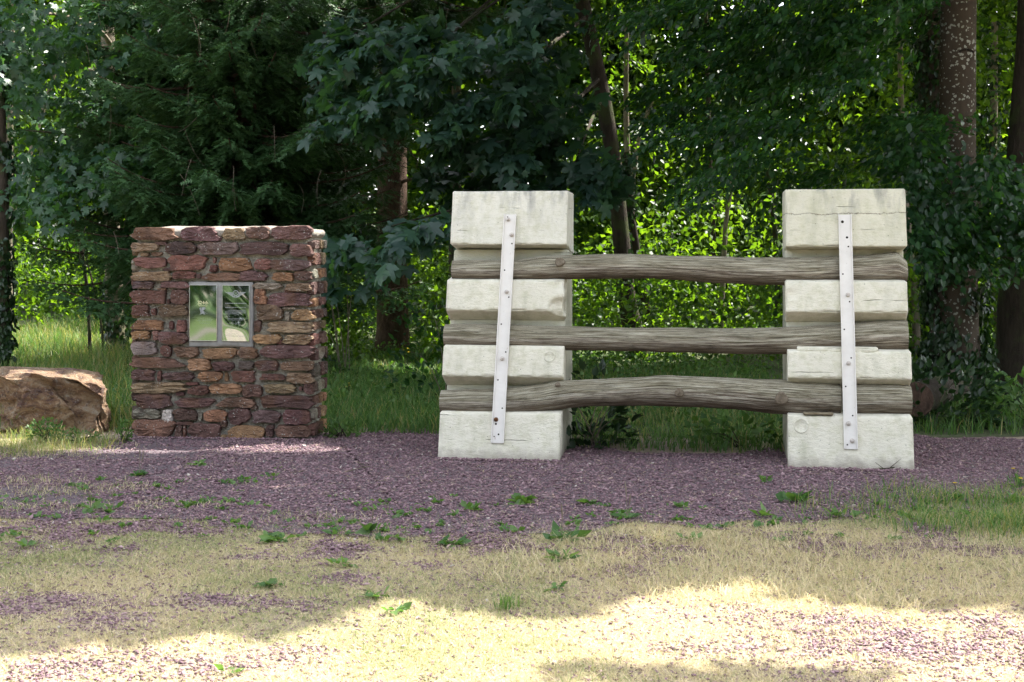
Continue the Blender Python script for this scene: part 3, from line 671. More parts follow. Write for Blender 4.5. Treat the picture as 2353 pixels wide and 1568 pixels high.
for key, (pts, _, seed, label) in LOGS.items():
    S_, zc, r = log_shape(pts, seed); seg = 40; n = len(S_)
    ang = np.arange(seg) / seg * 2 * np.pi
    tc = .0 + BAT * zc + np.minimum(r, .105) + .002          # front kept just behind the channel
    rr = r[:, None] * (1 + .09 * (fbm(np.c_[np.repeat(S_, seg) * 3, np.tile(np.cos(ang), n), np.tile(np.sin(ang), n)], 1.5, seed, 3).reshape(n, seg) - .5) * 2)
    rr *= 1 + .035 * (fbm(np.c_[np.repeat(S_, seg) * 1.2, np.tile(np.cos(ang), n) * 6, np.tile(np.sin(ang), n) * 6], 1.5, seed + 3, 3).reshape(n, seg) - .5) * 2
    Q = np.stack([np.repeat(S_[:, None], seg, 1), tc[:, None] - np.cos(ang) * rr, zc[:, None] + np.sin(ang) * rr], -1)
    for u, v, kr, kind in knots[key]:
        s, z = face_hit(u, v, .0); i = np.argmin(abs(S_ - s)); 
        d = np.sqrt((Q[..., 0] - s) ** 2 + ((Q[..., 2] - z) * 1.2) ** 2); front = (np.cos(ang) > -.1)[None]
        bumpv = (.020 if kind == 1 else .012 if kind == 2 else .005) * np.exp(-(d / (kr * 1.5)) ** 2) * front
        Q[..., 1] -= bumpv
    st_ = np.stack([np.repeat(S_[:, None], seg, 1), np.tile(np.cos(ang), (n, 1)), np.tile(np.sin(ang), (n, 1))], -1).reshape(-1, 3)
    V = WV(Q.reshape(-1, 3)); idx = np.arange(n * seg).reshape(n, seg)
    Fc = np.stack([idx[:-1], np.roll(idx, -1, 1)[:-1], np.roll(idx, -1, 1)[1:], idx[1:]], -1).reshape(-1, 4)
    c = W((S_[0] + S_[-1]) / 2, tc.mean(), zc.min() - r.max())
    lg = thing('log', 'weathered grey ' + label, 'log', c, 'weathered logs laid between the piers')
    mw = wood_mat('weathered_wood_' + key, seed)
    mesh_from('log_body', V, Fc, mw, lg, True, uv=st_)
    for i_, sg in ((0, -1), (n - 1, 1)):
        c0 = Q[i_].mean(0); V = np.concatenate([Q[i_], c0 + (Q[i_] - c0) * .5 + [sg * .004, 0, 0], [c0 + [sg * .006, 0, 0]]])
        f = [[a, (a + 1) % seg, seg + (a + 1) % seg, seg + a] for a in range(seg)] + [[seg + a, seg + (a + 1) % seg, 2 * seg] for a in range(seg)]
        mesh_from('cut_end', WV(V), f, M['log_end'], lg, True)
    for u, v, kr, kind in knots[key]:
        if kind != 1: continue
        s, z = face_hit(u, v, 0.0); i = np.argmin(abs(S_ - s)); dz = np.clip((z - zc[i]) / r[i], -.9, .9)
        fy = tc[i] - math.sqrt(1 - dz * dz) * r[i] - .021
        nk = unit(np.array([0, -math.sqrt(1 - dz * dz), dz])); l3 = np.array([1.0, 0, 0]); e3 = np.cross(nk, l3)
        V = []; Fq = []; k = 20; prof = [(kr * 1.12, -.014), (kr, .002), (kr * .85, .005), (kr * .62, .001), (kr * .5, .004), (kr * .2, .003), (.0008, .001)]
        for pr, h in prof:
            for q in range(k):
                a = q / k * 2 * math.pi; V.append(np.array([s, fy, z]) + (l3 * math.cos(a) * 1.05 + e3 * math.sin(a)) * pr * (1 + .08 * math.sin(3 * a + seed)) + nk * (h + .006))
        for j in range(len(prof) - 1):
            for q in range(k): Fq.append([j * k + q, j * k + (q + 1) % k, (j + 1) * k + (q + 1) % k, (j + 1) * k + q])
        mesh_from('knot', WV(np.array(V)), Fq, M['knot'], lg, True)
# sliver of bark wedged under the lowest log
V, Fc = hexa(hexc(s_a, s_b + .03, lambda z: -.045 + BAT * z, lambda z: .03 + BAT * z, .372, .388), .02, .005, .003, 71, .01)
o = mesh_from('wooden_wedge', WV(V), Fc, M['log_end'], None, True); tag(o, 'thin wooden wedge under the lowest log on the concrete', 'wedge')

# ------------------------------------------------------------------ stone wall with two steel plaques
YW = math.radians(7.0)
RW = np.array([math.cos(YW), -math.sin(YW)]); DW = np.array([math.sin(YW), math.cos(YW)]); OW = np.array([-3.141, 11.75])
WL, WH, WD = 1.535, 1.70, .42
def wv(q):
    q = np.atleast_2d(np.asarray(q, float)); xy = OW + q[:, :1] * RW + q[:, 1:2] * DW; return np.c_[xy, q[:, 2]]
def wall_hit(u, v):
    dx, dz = (u - CX) / F, -(v - VH) / F
    k = (OW @ DW) / (dx * DW[0] + DW[1]); p = np.array([dx * k, k]); return float((p - OW) @ RW), EYE + dz * k
def zw(X, Y):   # pixel of my enlarged wall picture -> wall plane
    return wall_hit((300 + X * .2296) / 1.088, (530 + Y * .2296) / 1.088)
wall = thing('stone_wall', 'free-standing reddish rubble stone wall with two steel plaques', 'wall', (*(OW + RW * WL / 2 + DW * WD / 2), 0))
# mortar core with a lumpy surface
V, Fc = hexa([[(s, t, z) for t in (.034, WD - .026) for z in (-.05, WH - .03)] for s in (.026, WL - .03)], .02, .02, .012, 5, .01)
mesh_from('mortar_core', wv(V), Fc, M['mortar'], wall, True)
CC = {'R': (.17, .075, .055), 'M': (.130, .068, .058), 'O': (.29, .145, .06), 'Y': (.27, .18, .09), 'B': (.18, .10, .06), 'G': (.24, .21, .16), 'W': (.52, .47, .42), 'D': (.09, .06, .055), 'P': (.150, .100, .090)}
ST = []
def add(s):
    for it in s.split(';'):
        a = it.split(','); ST.append((*[float(x) for x in a[:4]], a[4].strip()))
add('130,175,640,305,B;670,170,1085,310,M;1120,180,1360,300,Y;1375,155,1625,290,M;1660,160,2085,300,M')
add('130,340,410,430,Y;370,325,515,360,M;495,330,825,460,D;855,335,1290,465,P;1310,335,1825,470,M;1850,350,2085,480,M;225,445,315,485,Y;340,440,455,480,B')
add('130,500,495,610,R;540,480,945,635,R;1070,505,1430,640,O;1465,515,1645,625,R;1630,520,2070,630,P;455,608,670,643,M;980,585,1055,655,R;1010,500,1040,555,R')
add('135,650,560,745,Y;575,650,810,735,R;830,675,875,722,M;890,665,1305,745,B;1310,645,1600,745,M;1665,660,1885,750,O;1895,645,2090,745,M')
add('130,760,360,835,P;445,760,745,830,M;1450,770,1760,840,G;1815,780,2085,865,B;400,832,500,855,B;1780,850,1905,885,B')
add('125,860,515,995,R;555,850,740,1000,R;1460,845,1595,1000,O;1615,885,2090,1020,M;510,950,542,1000,R')
add('130,1015,330,1130,R;345,1055,395,1125,R;415,1015,735,1145,B;1460,1015,1770,1175,B;1880,1060,2110,1180,O;1800,1090,1845,1185,G;1775,1035,1910,1060,G')
add('135,1180,485,1280,O;535,1195,580,1275,R;620,1180,720,1315,R;1460,1185,1535,1300,M;1585,1200,2105,1310,Y')
add('130,1300,325,1395,O;355,1300,420,1395,R;430,1310,735,1435,M;1460,1330,1745,1435,O;1785,1340,2110,1440,Y;1700,1400,1785,1442,R')
rows2 = ['135,240,405,380,G;440,285,550,400,R;595,300,850,405,B;900,305,1260,420,O;1290,300,1505,415,B;1540,275,2085,415,M',
 '130,415,690,520,R;740,425,980,550,O;1015,460,1240,560,M;1290,455,1455,540,P;1465,445,1715,550,M;1755,450,2110,550,B',
 '125,545,390,655,M;405,560,450,665,R;475,565,790,655,M;850,565,1105,675,O;1140,580,1175,665,O;1225,560,1480,675,R;1515,590,1780,655,R;1815,580,2110,690,Y',
 '130,680,705,800,Y;715,680,850,712,R;755,718,955,815,R;980,700,1315,805,O;1335,705,1545,840,R;1575,700,1920,795,Y;1950,730,1985,770,M;2005,700,2110,810,M;610,785,700,825,M',
 '135,805,555,960,M;610,855,1030,955,M;1060,845,1455,955,B;1530,825,2095,965,M;1425,935,1495,975,M',
 '145,970,435,1070,G;460,980,570,1130,W;580,970,845,1085,M;850,1000,892,1100,G;905,985,1155,1110,O;1185,970,1420,1135,M;1440,990,1740,1130,P;1780,980,2080,1140,M',
 '125,1090,590,1285,R;600,1155,672,1290,M;685,1160,715,1290,R;755,1125,1095,1290,M;1165,1155,1560,1310,O;1590,1150,1675,1270,M;1695,1150,2080,1275,B;600,1108,785,1145,M;1105,1095,1160,1165,M;1095,1255,1160,1300,Y']
for s_ in rows2:
    for it in s_.split(';'):
        a = it.split(','); ST.append((float(a[0]), float(a[1]) + 1176, float(a[2]), float(a[3]) + 1176, a[4].strip()))
def stone_shape(w, h, seed, prot, k=18):
    """Irregular block: outline in (a, z), thickness along -t; returns local verts (a, t, z)."""
    r = random.Random(seed); out_ = []
    ex = r.uniform(3.5, 8.0)
    n1 = [r.uniform(.86, 1.06) for _ in range(k)]; cut = r.uniform(.75, 1.0); ca_ = r.uniform(0, 6.28)
    n1 = [v * (cut if math.cos((i + .5) / k * 6.283 - ca_) > .85 else 1) for i, v in enumerate(n1)]
    skew = r.uniform(-.12, .12)
    for i in range(k):
        a = (i + .5) / k * 2 * math.pi; ca, sa = math.cos(a), math.sin(a)
        q = (abs(ca) ** ex + abs(sa) ** ex) ** (-1 / ex) * n1[i]
        x, z = ca * q * w / 2, sa * q * h / 2
        out_.append((x * (1 + skew * z / h * 2), z))
    rings = [(1.0, .055), (1.01, .006), (.975, -.65 * prot), (.90, -1.0 * prot), (.45, -1.05 * prot)]
    V = []; mn = min(w, h)
    for j, (f, t) in enumerate(rings):
        for x, z in out_:
            # inset by an absolute margin so that long stones keep flat fronts
            m_ = (1 - f) * mn * .5; L = math.hypot(x, z); g = max(.02, 1 - m_ / max(L, 1e-6)) if f < 1 else f
            if j == 4: g = .5
            V.append((x * g, t + (r.uniform(-.35, .35) * prot if j >= 2 else 0), z * g))
    V.append((0, -1.0 * prot + r.uniform(-.3, .3) * prot, 0)); Fq = []
    for j in range(len(rings) - 1):
        for i in range(k): Fq.append([j * k + i, j * k + (i + 1) % k, (j + 1) * k + (i + 1) % k, (j + 1) * k + i])
    L = len(rings) - 1
    for i in range(k): Fq.append([L * k + i, L * k + (i + 1) % k, len(V) - 1])
    return np.array(V), Fq
def put_stone(s, z, w, h, col, seed, prot, side=None):
    V, Fq = stone_shape(w, h, seed, prot)
    if side is None: Q = np.c_[V[:, 0] + s, V[:, 1], V[:, 2] + z]
    else: Q = np.c_[WL - V[:, 1] * side[1], V[:, 0] * 1 + side[0], V[:, 2] + z]     # on the end face, a runs into the depth
    o = mesh_from('stone', wv(Q), Fq, M['stone'], wall, False)
    c = CC[col]; j = rng.normal(1, .05, 3); v = rng.uniform(.95, 1.5)
    o.color = (*[min(1, max(.01, c[k] * j[k] * v)) for k in range(3)], 1)
    return o
for i, (x0, y0, x1, y1, col) in enumerate(ST):
    sa, za = zw(x0, y0); sb, zb = zw(x1, y1); w, h = (sb - sa) * 1.045, (za - zb) * 1.13
    sm = min(w, h) < .04
    put_stone(np.clip((sa + sb) / 2, w / 2 - .012, WL - w / 2 + .012), (za + zb) / 2, w, h, col, i + 1, .006 if sm else rng.uniform(.012, .026))
for side_x, sgn in ((WL, 1),):
    z = .03; i = 500
    while z < WH - .08:
        h = rng.uniform(.075, .125); t = .0 + rng.uniform(.0, .02)
        while t < WD - .03:
            w = min(rng.uniform(.09, .24), WD - t + .01)
            put_stone(0, z + h / 2, w * .92, h * .9, rng.choice(list('RMBYOGP'), p=[.2, .3, .18, .1, .08, .07, .07]), i, rng.uniform(.004, .013), (t + w / 2, 1.0)); i += 1; t += w + .012
        z += h + .018
z = .03     # stones on the hidden left end, rough quoins
while z < WH - .1:
    h = rng.uniform(.09, .14); t = .01
    while t < WD - .05:
        w = min(rng.uniform(.12, .26), WD - t)
        V, Fq = stone_shape(w * .92, h * .9, i, .012); o = mesh_from('stone', wv(np.c_[V[:, 1], V[:, 0] + t + w / 2, V[:, 2] + z + h / 2]), Fq, M['stone'], wall); c = CC[rng.choice(list('RMBYG'))]
        o.color = (*c, 1); i += 1; t += w + .014
    z += h + .02
# cement capping, domed and sunlit
V, Fc = hexa([[(s, t, z) for t in (.005, WD - .005) for z in (1.66, 1.725)] for s in (.01, WL - .005)], .03, .02, .010, 9, .02)
dome = np.clip((V[:, 2] - 1.66) / .065, 0, 1) * (.03 * np.sin(np.clip(V[:, 1] / WD, 0, 1) * np.pi) * np.clip(np.minimum(V[:, 0], WL - V[:, 0]) / .25, 0, 1))
V[:, 2] += dome + (fbm(V, 6, 4) - .5) * .02 - .006
o = mesh_from('capping', wv(V), Fc, M['capping'], wall, True); o['label'] = 'pale cement capping along the wall top'
# cement panel behind the plaques
sa, za = zw(748, 762); sb, zb = zw(1448, 1475)
V, Fc = hexa([[(s, t, z) for t in (.0, .06) for z in (zb, za)] for s in (sa, sb)], .03, .008, .003, 12, .008)
o = mesh_from('cement_panel', wv(V), Fc, M['cement'], wall, True); o['label'] = 'smooth grey cement panel framing the plaques'
# plaques: real polished sheets, slightly buckled, tipped back a little
def plaque(x0, y0, x1, y1, label, buck, tip):
    sa, za = zw(x0, y0); sb, zb = zw(x1, y1)
    pl = thing('steel_plaque', label, 'plaque', wv([[(sa + sb) / 2, -.012, zb]])[0], 'polished steel plaques on the wall')
    nx, nz = 24, 48; g = []
    def at(a, b_, off=0.0):   # a 0..1 across, b 0..1 up
        t = -.010 + tip * (b_ - .5) * (za - zb) + buck(a, b_) - off
        return np.array([sa + (sb - sa) * a, t, zb + (za - zb) * b_])
    for j in range(nz + 1):
        for i in range(nx + 1): g.append(at(i / nx, j / nz))
    idx = np.arange((nx + 1) * (nz + 1)).reshape(nz + 1, nx + 1)
    Fq = np.stack([idx[:-1, :-1], idx[:-1, 1:], idx[1:, 1:], idx[1:, :-1]], -1).reshape(-1, 4)
    mesh_from('face', wv(g), Fq, M['mirror'], pl, True)
    # rim
    b_ = Bag()
    for (a0, c0, a1, c1) in ((0, 0, 1, 0), (0, 1, 1, 1), (0, 0, 0, 1), (1, 0, 1, 1)):
        q0, q1 = at(a0, c0), at(a1, c1); V_, F_ = hexa([[(s, t, z) for t in (-.013, .002) for z in (min(q0[2], q1[2]) - .002, max(q0[2], q1[2]) + .002)] for s in (min(q0[0], q1[0]) - .002, max(q0[0], q1[0]) + .002)], .3, .0012, 0, 3, 0)
        b_.add(wv(V_), F_)
    b_.build('rim', M['steel_edge'], pl, False)
    return pl, at
def strip(pl, at, a0, a1, b0, b1, mat, name):
    V = [at(a0, b0, .0012), at(a1, b0, .0012), at(a1, b1, .0012), at(a0, b1, .0012)]
    return V
def flat(pl, at, polys, name, mat):
    V = []; Fq = []
    for po in polys:
        n0 = len(V); V += [at(a, b_, .0012) for a, b_ in po]; Fq.append(list(range(n0, n0 + len(po))))
    return mesh_from(name, wv(V), Fq, mat, pl)
pl1, at1 = plaque(762, 797, 1058, 1404, 'polished steel plaque reading 324th, mirroring sunlit ground', lambda a, b: .0003 * math.sin(a * 3 + b * 4), .012)
pl2, at2 = plaque(1117, 800, 1412, 1408, 'polished steel plaque with engraved wings and lines of text', lambda a, b: -.0022 * math.sin(a * math.pi) * math.exp(-((b - .25) / .2) ** 2) + .0004 * math.sin(b * 9 + a * 5), .012)
# lettering on the first plaque
def text_on(pl, at, txt, a, b, size, mat, name):
    cu = bpy.data.curves.new(name, 'FONT'); cu.body = txt; cu.size = 1.0; cu.align_x = 'CENTER'
    ob = bpy.data.objects.new(name, cu); COL.objects.link(ob)
    dg = bpy.context.evaluated_depsgraph_get(); me = bpy.data.meshes.new_from_object(ob.evaluated_get(dg)); bpy.data.objects.remove(ob)
    w0 = at(1, 0)[0] - at(0, 0)[0]; h0 = at(0, 1)[2] - at(0, 0)[2]
    for v in me.vertices:
        q = at(a + v.co.x * size / w0, b + v.co.y * size / h0, .0013); v.co = wv([q])[0]
    me.materials.clear(); me.materials.append(mat); return link(name, me, pl)
text_on(pl1, at1, '324th', .49, .655, .040, M['engrave_gold'], 'lettering')
text_on(pl1, at1, 'Fighter Group', .49, .622, .0125, M['engrave_gold'], 'lettering')
emb = [[(.36, .585), (.41, .60), (.47, .53), (.42, .50)], [(.47, .53), (.44, .60), (.56, .605), (.60, .575), (.53, .555)], [(.44, .54), (.54, .53), (.56, .47), (.50, .485), (.46, .50)], [(.45, .51), (.50, .49), (.41, .475), (.37, .475)],
       [(.51, .49), (.57, .485), (.585, .475), (.51, .473)], [(.57, .51), (.66, .485), (.68, .478), (.58, .502)], [(.40, .53), (.44, .545), (.45, .52), (.40, .505)]]
flat(pl1, at1, emb, 'emblem', M['engrave'])
def rows(pl, at, specs, mat):
    r = random.Random(4)
    for a0, a1, b0, h in specs:
        po = []; a = a0
        while a < a1:
            w = min(r.uniform(.02, .07), a1 - a); po.append([(a, b0), (a + w, b0), (a + w, b0 + h), (a, b0 + h)]); a += w + .011
        flat(pl, at, po, 'text_line', mat)
rows(pl1, at1, [(.3, .8, .405, .003), (.33, .86, .375, .003), (.3, .8, .36, .003), (.35, .8, .335, .003), (.38, .75, .31, .003)], M['engrave'])
c_ = [(.5 + .105 * math.cos(a), .862 + .052 * math.sin(a)) for a in np.arange(20) / 20 * 2 * np.pi]; ci = [(.5 + .078 * math.cos(a), .862 + .038 * math.sin(a)) for a in np.arange(20) / 20 * 2 * np.pi]
wing = [[c_[k], c_[(k + 1) % 20], ci[(k + 1) % 20], ci[k]] for k in range(20)]
for sg in (-1, 1):
    X = lambda a: .5 + sg * a
    wing += [[(X(.10), .872), (X(.40), .880), (X(.34), .866), (X(.11), .858)], [(X(.11), .853), (X(.33), .861), (X(.27), .842), (X(.10), .832)], [(X(.10), .828), (X(.26), .838), (X(.19), .818), (X(.09), .808)], [(X(.01), .806), (X(.17), .813), (X(.11), .790), (X(.01), .777)], [(X(.012), .875), (X(.06), .875), (X(.06), .87), (X(.012), .868)], [(X(.012), .862), (X(.03), .862), (X(.03), .84), (X(.012), .84)]]
flat(pl2, at2, wing, 'winged_emblem', M['engrave'])
rows(pl2, at2, [(.1, .88, .672, .012), (.1, .88, .600, .007), (.2, .88, .549, .0055), (.11, .88, .533, .0055), (.11, .88, .517, .0055), (.11, .88, .501, .0055), (.11, .52, .485, .0055), (.11, .30, .432, .005), (.2, .72, .402, .006), (.2, .68, .378, .006),
                (.2, .62, .31, .004), (.2, .42, .27, .004), (.2, .55, .24, .004), (.2, .5, .215, .004), (.2, .4, .18, .004), (.18, .5, .125, .004), (.1, .88, .088, .006)], M['engrave'])

# ------------------------------------------------------------------ boulder
V, Fc = hexa([[(s, t, z) for t in (0, 1.05) for z in (-.12, .49)] for s in (0, 1.45)], .018, .04, .0, 3, 0)
V = V + np.array([-4.83, 11.74, 0]); ctr = np.array([-4.0, 12.25, .22]); rb = np.random.default_rng(18)
top = np.clip((V[:, 2] - .44) / .06, 0, 1)
V[:, 2] += top * (.03 * np.sin((V[:, 0] + 4.6) * 2.6) - np.clip(V[:, 0] + 3.7, 0, 1) * .15)
for k in range(90):          # split faces: push everything beyond a random plane back onto it
    a = rb.uniform(-3.3, .5); el = rb.normal(-.05, .35); nn = np.array([math.cos(a) * math.cos(el), math.sin(a) * math.cos(el), math.sin(el)])
    c = np.array([rb.uniform(-4.8, -3.25), 11.74 if math.sin(a) < -.4 else rb.uniform(11.7, 12.7), rb.uniform(.0, .5)])
    if math.cos(a) > .6: c[0] = -3.25
    w = np.exp(-(((V - c) / [.30, .5, .20]) ** 2).sum(1)); dd = (V - c) @ nn + rb.uniform(.01, .05)
    V -= nn * (np.maximum(dd, 0) * np.clip(w * 1.6, 0, 1))[:, None]
low = np.clip(.22 - V[:, 2], 0, .3); V[:, 1] += low * .35 * (V[:, 1] < 12.1)
V[:, 0] -= (V[:, 1] - 11.74) * .30
cdn = unit(V - ctr); tp = 1 - .85 * np.clip((V[:, 2] - .44) / .05, 0, 1)
V += cdn * ((np.abs(fbm(V * [1, 1, 1.8], 4.5, 13, 4) - .5) * -.20 + (fbm(V * [1, 1, 1.6], 13, 14, 4) - .5) * .085 + .02) * tp)[:, None]
Vw = V
o = mesh_from('boulder', Vw, Fc, M['boulder'], None, False)
tag(o, 'large flat-topped orange brown boulder left of the stone wall', 'boulder')

# ------------------------------------------------------------------ leaves
TEMPL = {}
TEMPL['simple'] = (np.array([[0, 0, 0], [.30, .42, .07], [0, 1, -.05], [-.30, .42, .07]]), np.array([[0, 1, 2], [0, 2, 3]]))
TEMPL['oval'] = (np.array([[0, 0, 0], [.24, .25, .05], [.29, .55, .06], [0, 1, -.10], [-.29, .55, .06], [-.24, .25, .05]]), np.array([[0, 1, 2], [0, 2, 3], [0, 3, 4], [0, 4, 5]]))
half = [(.14, -.05), (.46, .04), (.38, .20), (.30, .27), (.58, .50), (.62, .74), (.40, .67), (.21, .60), (.20, .80)]
mp = [(0, 0)] + half + [(0, 1.04)] + [(-x, y) for x, y in half[::-1]]
mv = np.array([[0, .36, .03]] + [[x, y, .06 - .34 * (x * x + (y - .36) ** 2)] for x, y in mp])
TEMPL['maple'] = (mv, np.array([[0, i + 1, (i + 1) % len(mp) + 1] for i in range(len(mp))]))
sv, sf = [[0, 0, 0], [.03, .5, .02], [0, 1, 0], [-.03, .5, .02]], [[0, 1, 2], [0, 2, 3]]
for q_ in range(5):
    for sg in (-1, 1):
        b0_ = len(sv); y0 = .0 + q_ * .17; ln_ = .23 - .014 * q_
        sv += [[0, y0, 0], [0, y0 + .155, 0], [sg * ln_, y0 + .17, .05 if q_ % 2 else -.03]]; sf.append([b0_, b0_ + 1, b0_ + 2])
TEMPL['shoot'] = (np.array(sv), np.array(sf))
UP = np.array([0, 0, 1.0])
def leaves(name, pos, tip, nrm, size, templ, mat, parent=None, tint=None):
    tv, tf = TEMPL[templ]; n = len(pos); k = len(tv)
    tip = unit(tip); sd = unit(np.cross(tip, nrm)); nr = np.cross(sd, tip); size = np.broadcast_to(size, (n,))
    V = pos[:, None] + size[:, None, None] * (tv[None, :, 0:1] * sd[:, None] + tv[None, :, 1:2] * tip[:, None] + tv[None, :, 2:3] * nr[:, None])
    Fq = (tf[None] + (np.arange(n) * k)[:, None, None]).reshape(-1, 3)
    if tint is None: tint = rng.uniform(0, .85, n)
    return mesh_from(name, V.reshape(-1, 3), Fq, mat, parent, attr={'tint': np.repeat(tint, k)})
def spray(c, out_, L, wd, n, droop=.25, thick=.05, flat=.45):
    out_ = unit(np.asarray(out_, float)); side = unit(np.cross(out_, UP))
    t = rng.uniform(0, 1, n) ** .8; la = rng.normal(0, 1, n) * wd * (1.05 - .6 * t)
    pos = np.asarray(c) + out_ * (L * (t - .4))[:, None] + side * la[:, None] - UP * (droop * L * t * t + .25 * droop * np.abs(la))[:, None] + rng.normal(0, thick, (n, 3))
    tip = out_ * .7 + side * np.sign(la)[:, None] * rng.uniform(.1, .9, n)[:, None] - UP * rng.uniform(.1, .7, n)[:, None] + rng.normal(0, .3, (n, 3))
    nrm = UP * .8 + out_ * .45 + rng.normal(0, flat, (n, 3))
    return pos, tip, nrm
def join(parts): return [np.concatenate(x) for x in zip(*parts)]

def trunk(parent, pts, radii, mat, seg=14, wob=.06, seed=0, name='trunk', n=26):
    pts = np.asarray(pts, float); t = np.linspace(0, 1, len(pts)); tt = np.linspace(0, 1, n)
    # smooth through the points
    Pi = np.stack([np.interp(tt, t, pts[:, k]) for k in range(3)], 1)
    for _ in range(2): Pi[1:-1] = (Pi[:-2] + 2 * Pi[1:-1] + Pi[2:]) / 4
    V, Fc, st = tube(Pi, np.interp(tt, t, radii), seg, wob, seed)
    return mesh_from(name, V, Fc, mat, parent, True)
def limb(parent, p0, p1, r0, r1, mat, sag=.15, name='limb'):
    p0, p1 = np.asarray(p0), np.asarray(p1); m_ = (p0 + p1) / 2 + UP * sag + rng.normal(0, .06, 3)
    return trunk(parent, bez(p0, m_, p1, 8), np.linspace(r0, r1, 8), mat, 7, .05, int(rng.integers(99)), name, 14)
def in_frame(pts, pad=30):
    u = CX + F * pts[:, 0] / pts[:, 1]; v = VH - F * (pts[:, 2] - EYE) / pts[:, 1]
    return (u > -pad) & (u < 2353 + pad) & (v > -pad)
def high_crown(parent, c, rad, n, size, mat, shape='simple', name='upper_crown'):
    q = rng.normal(0, 1, (int(n * 1.3), 3)); q = unit(q) * rng.uniform(.25, 1, (len(q), 1)) ** .5
    cl = (fbm(q * np.asarray(rad), .9, 3, 2) > .30); q = q[cl]
    pos = np.asarray(c) + q * rad
    pos = pos[(pos[:, 2] > 2.2) & ~in_frame(pos, 60)]; pos = pos[~sunlit(pos)]
    k = len(pos)
    return leaves(name, pos, rng.normal(0, 1, (k, 3)) - UP * .2, UP + rng.normal(0, .45, (k, 3)), rng.uniform(.75, 1.25, k) * size, shape, mat, parent)

# --- near sycamore with leaning trunk
t = thing('sycamore_tree', 'sycamore with leaning trunk between the piers and large dark blue-green leaves', 'tree', P(1470, 823, 20))
base = P(1470, 823, 20)
trunk(t, [base, P(1440, 700, 20), P(1425, 520, 20), P(1408, 350, 20), P(1378, 180, 20), P(1332, -20, 20), P(1290, -250, 20), P(1280, -420, 20)], [.17, .125, .12, .115, .11, .10, .08, .05], M['bark_dark'], seed=3)
SY = [(750, 95, 15.5), (800, 160, 15.2), (850, 110, 15), (905, 195, 14.8), (870, 245, 15), (832, 265, 15.2), (950, 140, 15), (960, 50, 15.5), (1010, 185, 15), (1050, 60, 15.5), (1100, 120, 15), (1150, 50, 15.2), (1180, 160, 15), 
      (900, 20, 15.8), (820, 40, 15.6), (1040, 232, 14.9), (1100, 252, 14.8), (1060, 300, 15), (1130, 320, 15.3), (1200, 230, 15.5), (1250, 165, 16), (1240, 60, 16), (1180, 290, 15.5), (1260, 20, 16.5),
      (1075, 395, 16), (1120, 375, 16), (1200, 375, 16), (1262, 325, 16.5), (1310, 375, 16.5), (1180, 330, 16.5), (1280, 420, 16.2), (1330, 410, 16.3), (1085, 430, 16), (1150, 430, 16.2), (1230, 430, 16.4), (1290, 300, 17), (1290, 235, 17), (1270, 120, 17.5), (1230, 250, 17), (1350, 445, 16),
      (815, 570, 14.2), (865, 545, 14), (925, 520, 14), (990, 495, 14.2)]
parts = []
for u, v, y in SY:
    dl = (-.7, -.5, -.25) if u < 1150 else (-.25, -.8, -.3)
    for k in range(2):
        parts.append(spray(P(u, v, y) + rng.normal(0, .16, 3) * [1, 1.4, .8], np.array(dl) + rng.normal(0, .25, 3), (.62 if v < 470 else .5), .17, (44 if v < 470 else 30), .35, .05, .55))
pos, tip, nrm = join(parts); k = len(pos)
leaves('crown', pos, tip, nrm, rng.uniform(.07, .21, k), 'maple', M['maple'], t)
for (u, v, y), st_ in (((900, 200, 14.9), -150), ((1060, 60, 15.5), -120), ((1100, 250, 14.9), 40), ((1200, 380, 16), 180), ((900, 520, 14), 440), ((1320, 380, 16.5), 220), ((780, 100, 15.5), -180)):
    p0 = P(np.interp(st_, [-420, -250, -20, 180, 350, 520, 700], [1280, 1290, 1332, 1378, 1408, 1425, 1440]), st_, 20); limb(t, p0, P(u, v, y), .035, .008, M['bark_dark'], .1)
high_crown(t, (.6, 17.2, 8.6), (4.6, 4.2, 3.4), 16000, .24, M['high'])

# --- beech with lichen-spotted trunk at the right
t = thing('beech_tree', 'beech with smooth lichen-spotted trunk behind the cracked pier', 'tree', P(2196, 922, 14.5))
trunk(t, [P(2196, 925, 14.5), P(2194, 880, 14.5), P(2194, 760, 14.5), P(2197, 560, 14.5), P(2199, 330, 14.5), P(2201, 100, 14.5), P(2206, -150, 14.5), P(2215, -700, 14.5), P(2215, -1250, 14.5)], [.34, .27, .235, .205, .185, .178, .172, .15, .08], M['bark_beech'], 24, .02, 5, n=60)
parts = []
for k in range(190):
    u = rng.uniform(1440, 2170); v = rng.uniform(-40, 440)
    if v > 455 - abs(u - 1700) * .12 or (u < 1540 and v > 20): continue
    if fbm([[u / 160, v / 120]], 1, 5, 2)[0] < .40: continue
    y = rng.uniform(12.6, 16.8)
    parts.append(spray(P(u, v, y), np.array([-.8, -.35, -.22]) + rng.normal(0, .2, 3), .95, .19, 120, .18, .04, .4))
for k in range(46):     # foliage hanging around the lower trunk
    u = rng.uniform(2080, 2400); v = rng.uniform(360, 580) - (40 if u < 2130 else 0); y = rng.uniform(13.0, 14.1)
    if 2150 < u < 2250 and v < 440: continue
    parts.append(spray(P(u, v, y), np.array([rng.uniform(-.6, .6), -.6, -.3]), .6, .2, 95, .3, .05, .5))
pos, tip, nrm = join(parts); k = len(pos); leaves('crown', pos, tip, nrm, rng.uniform(.055, .11, k), 'oval', M['beech'], t)
# upper crown: the wide shade over the piers
high_crown(t, (4.6, 12.6, 9.0), (7.6, 6.4, 4.0), 60000, .23, M['high'])
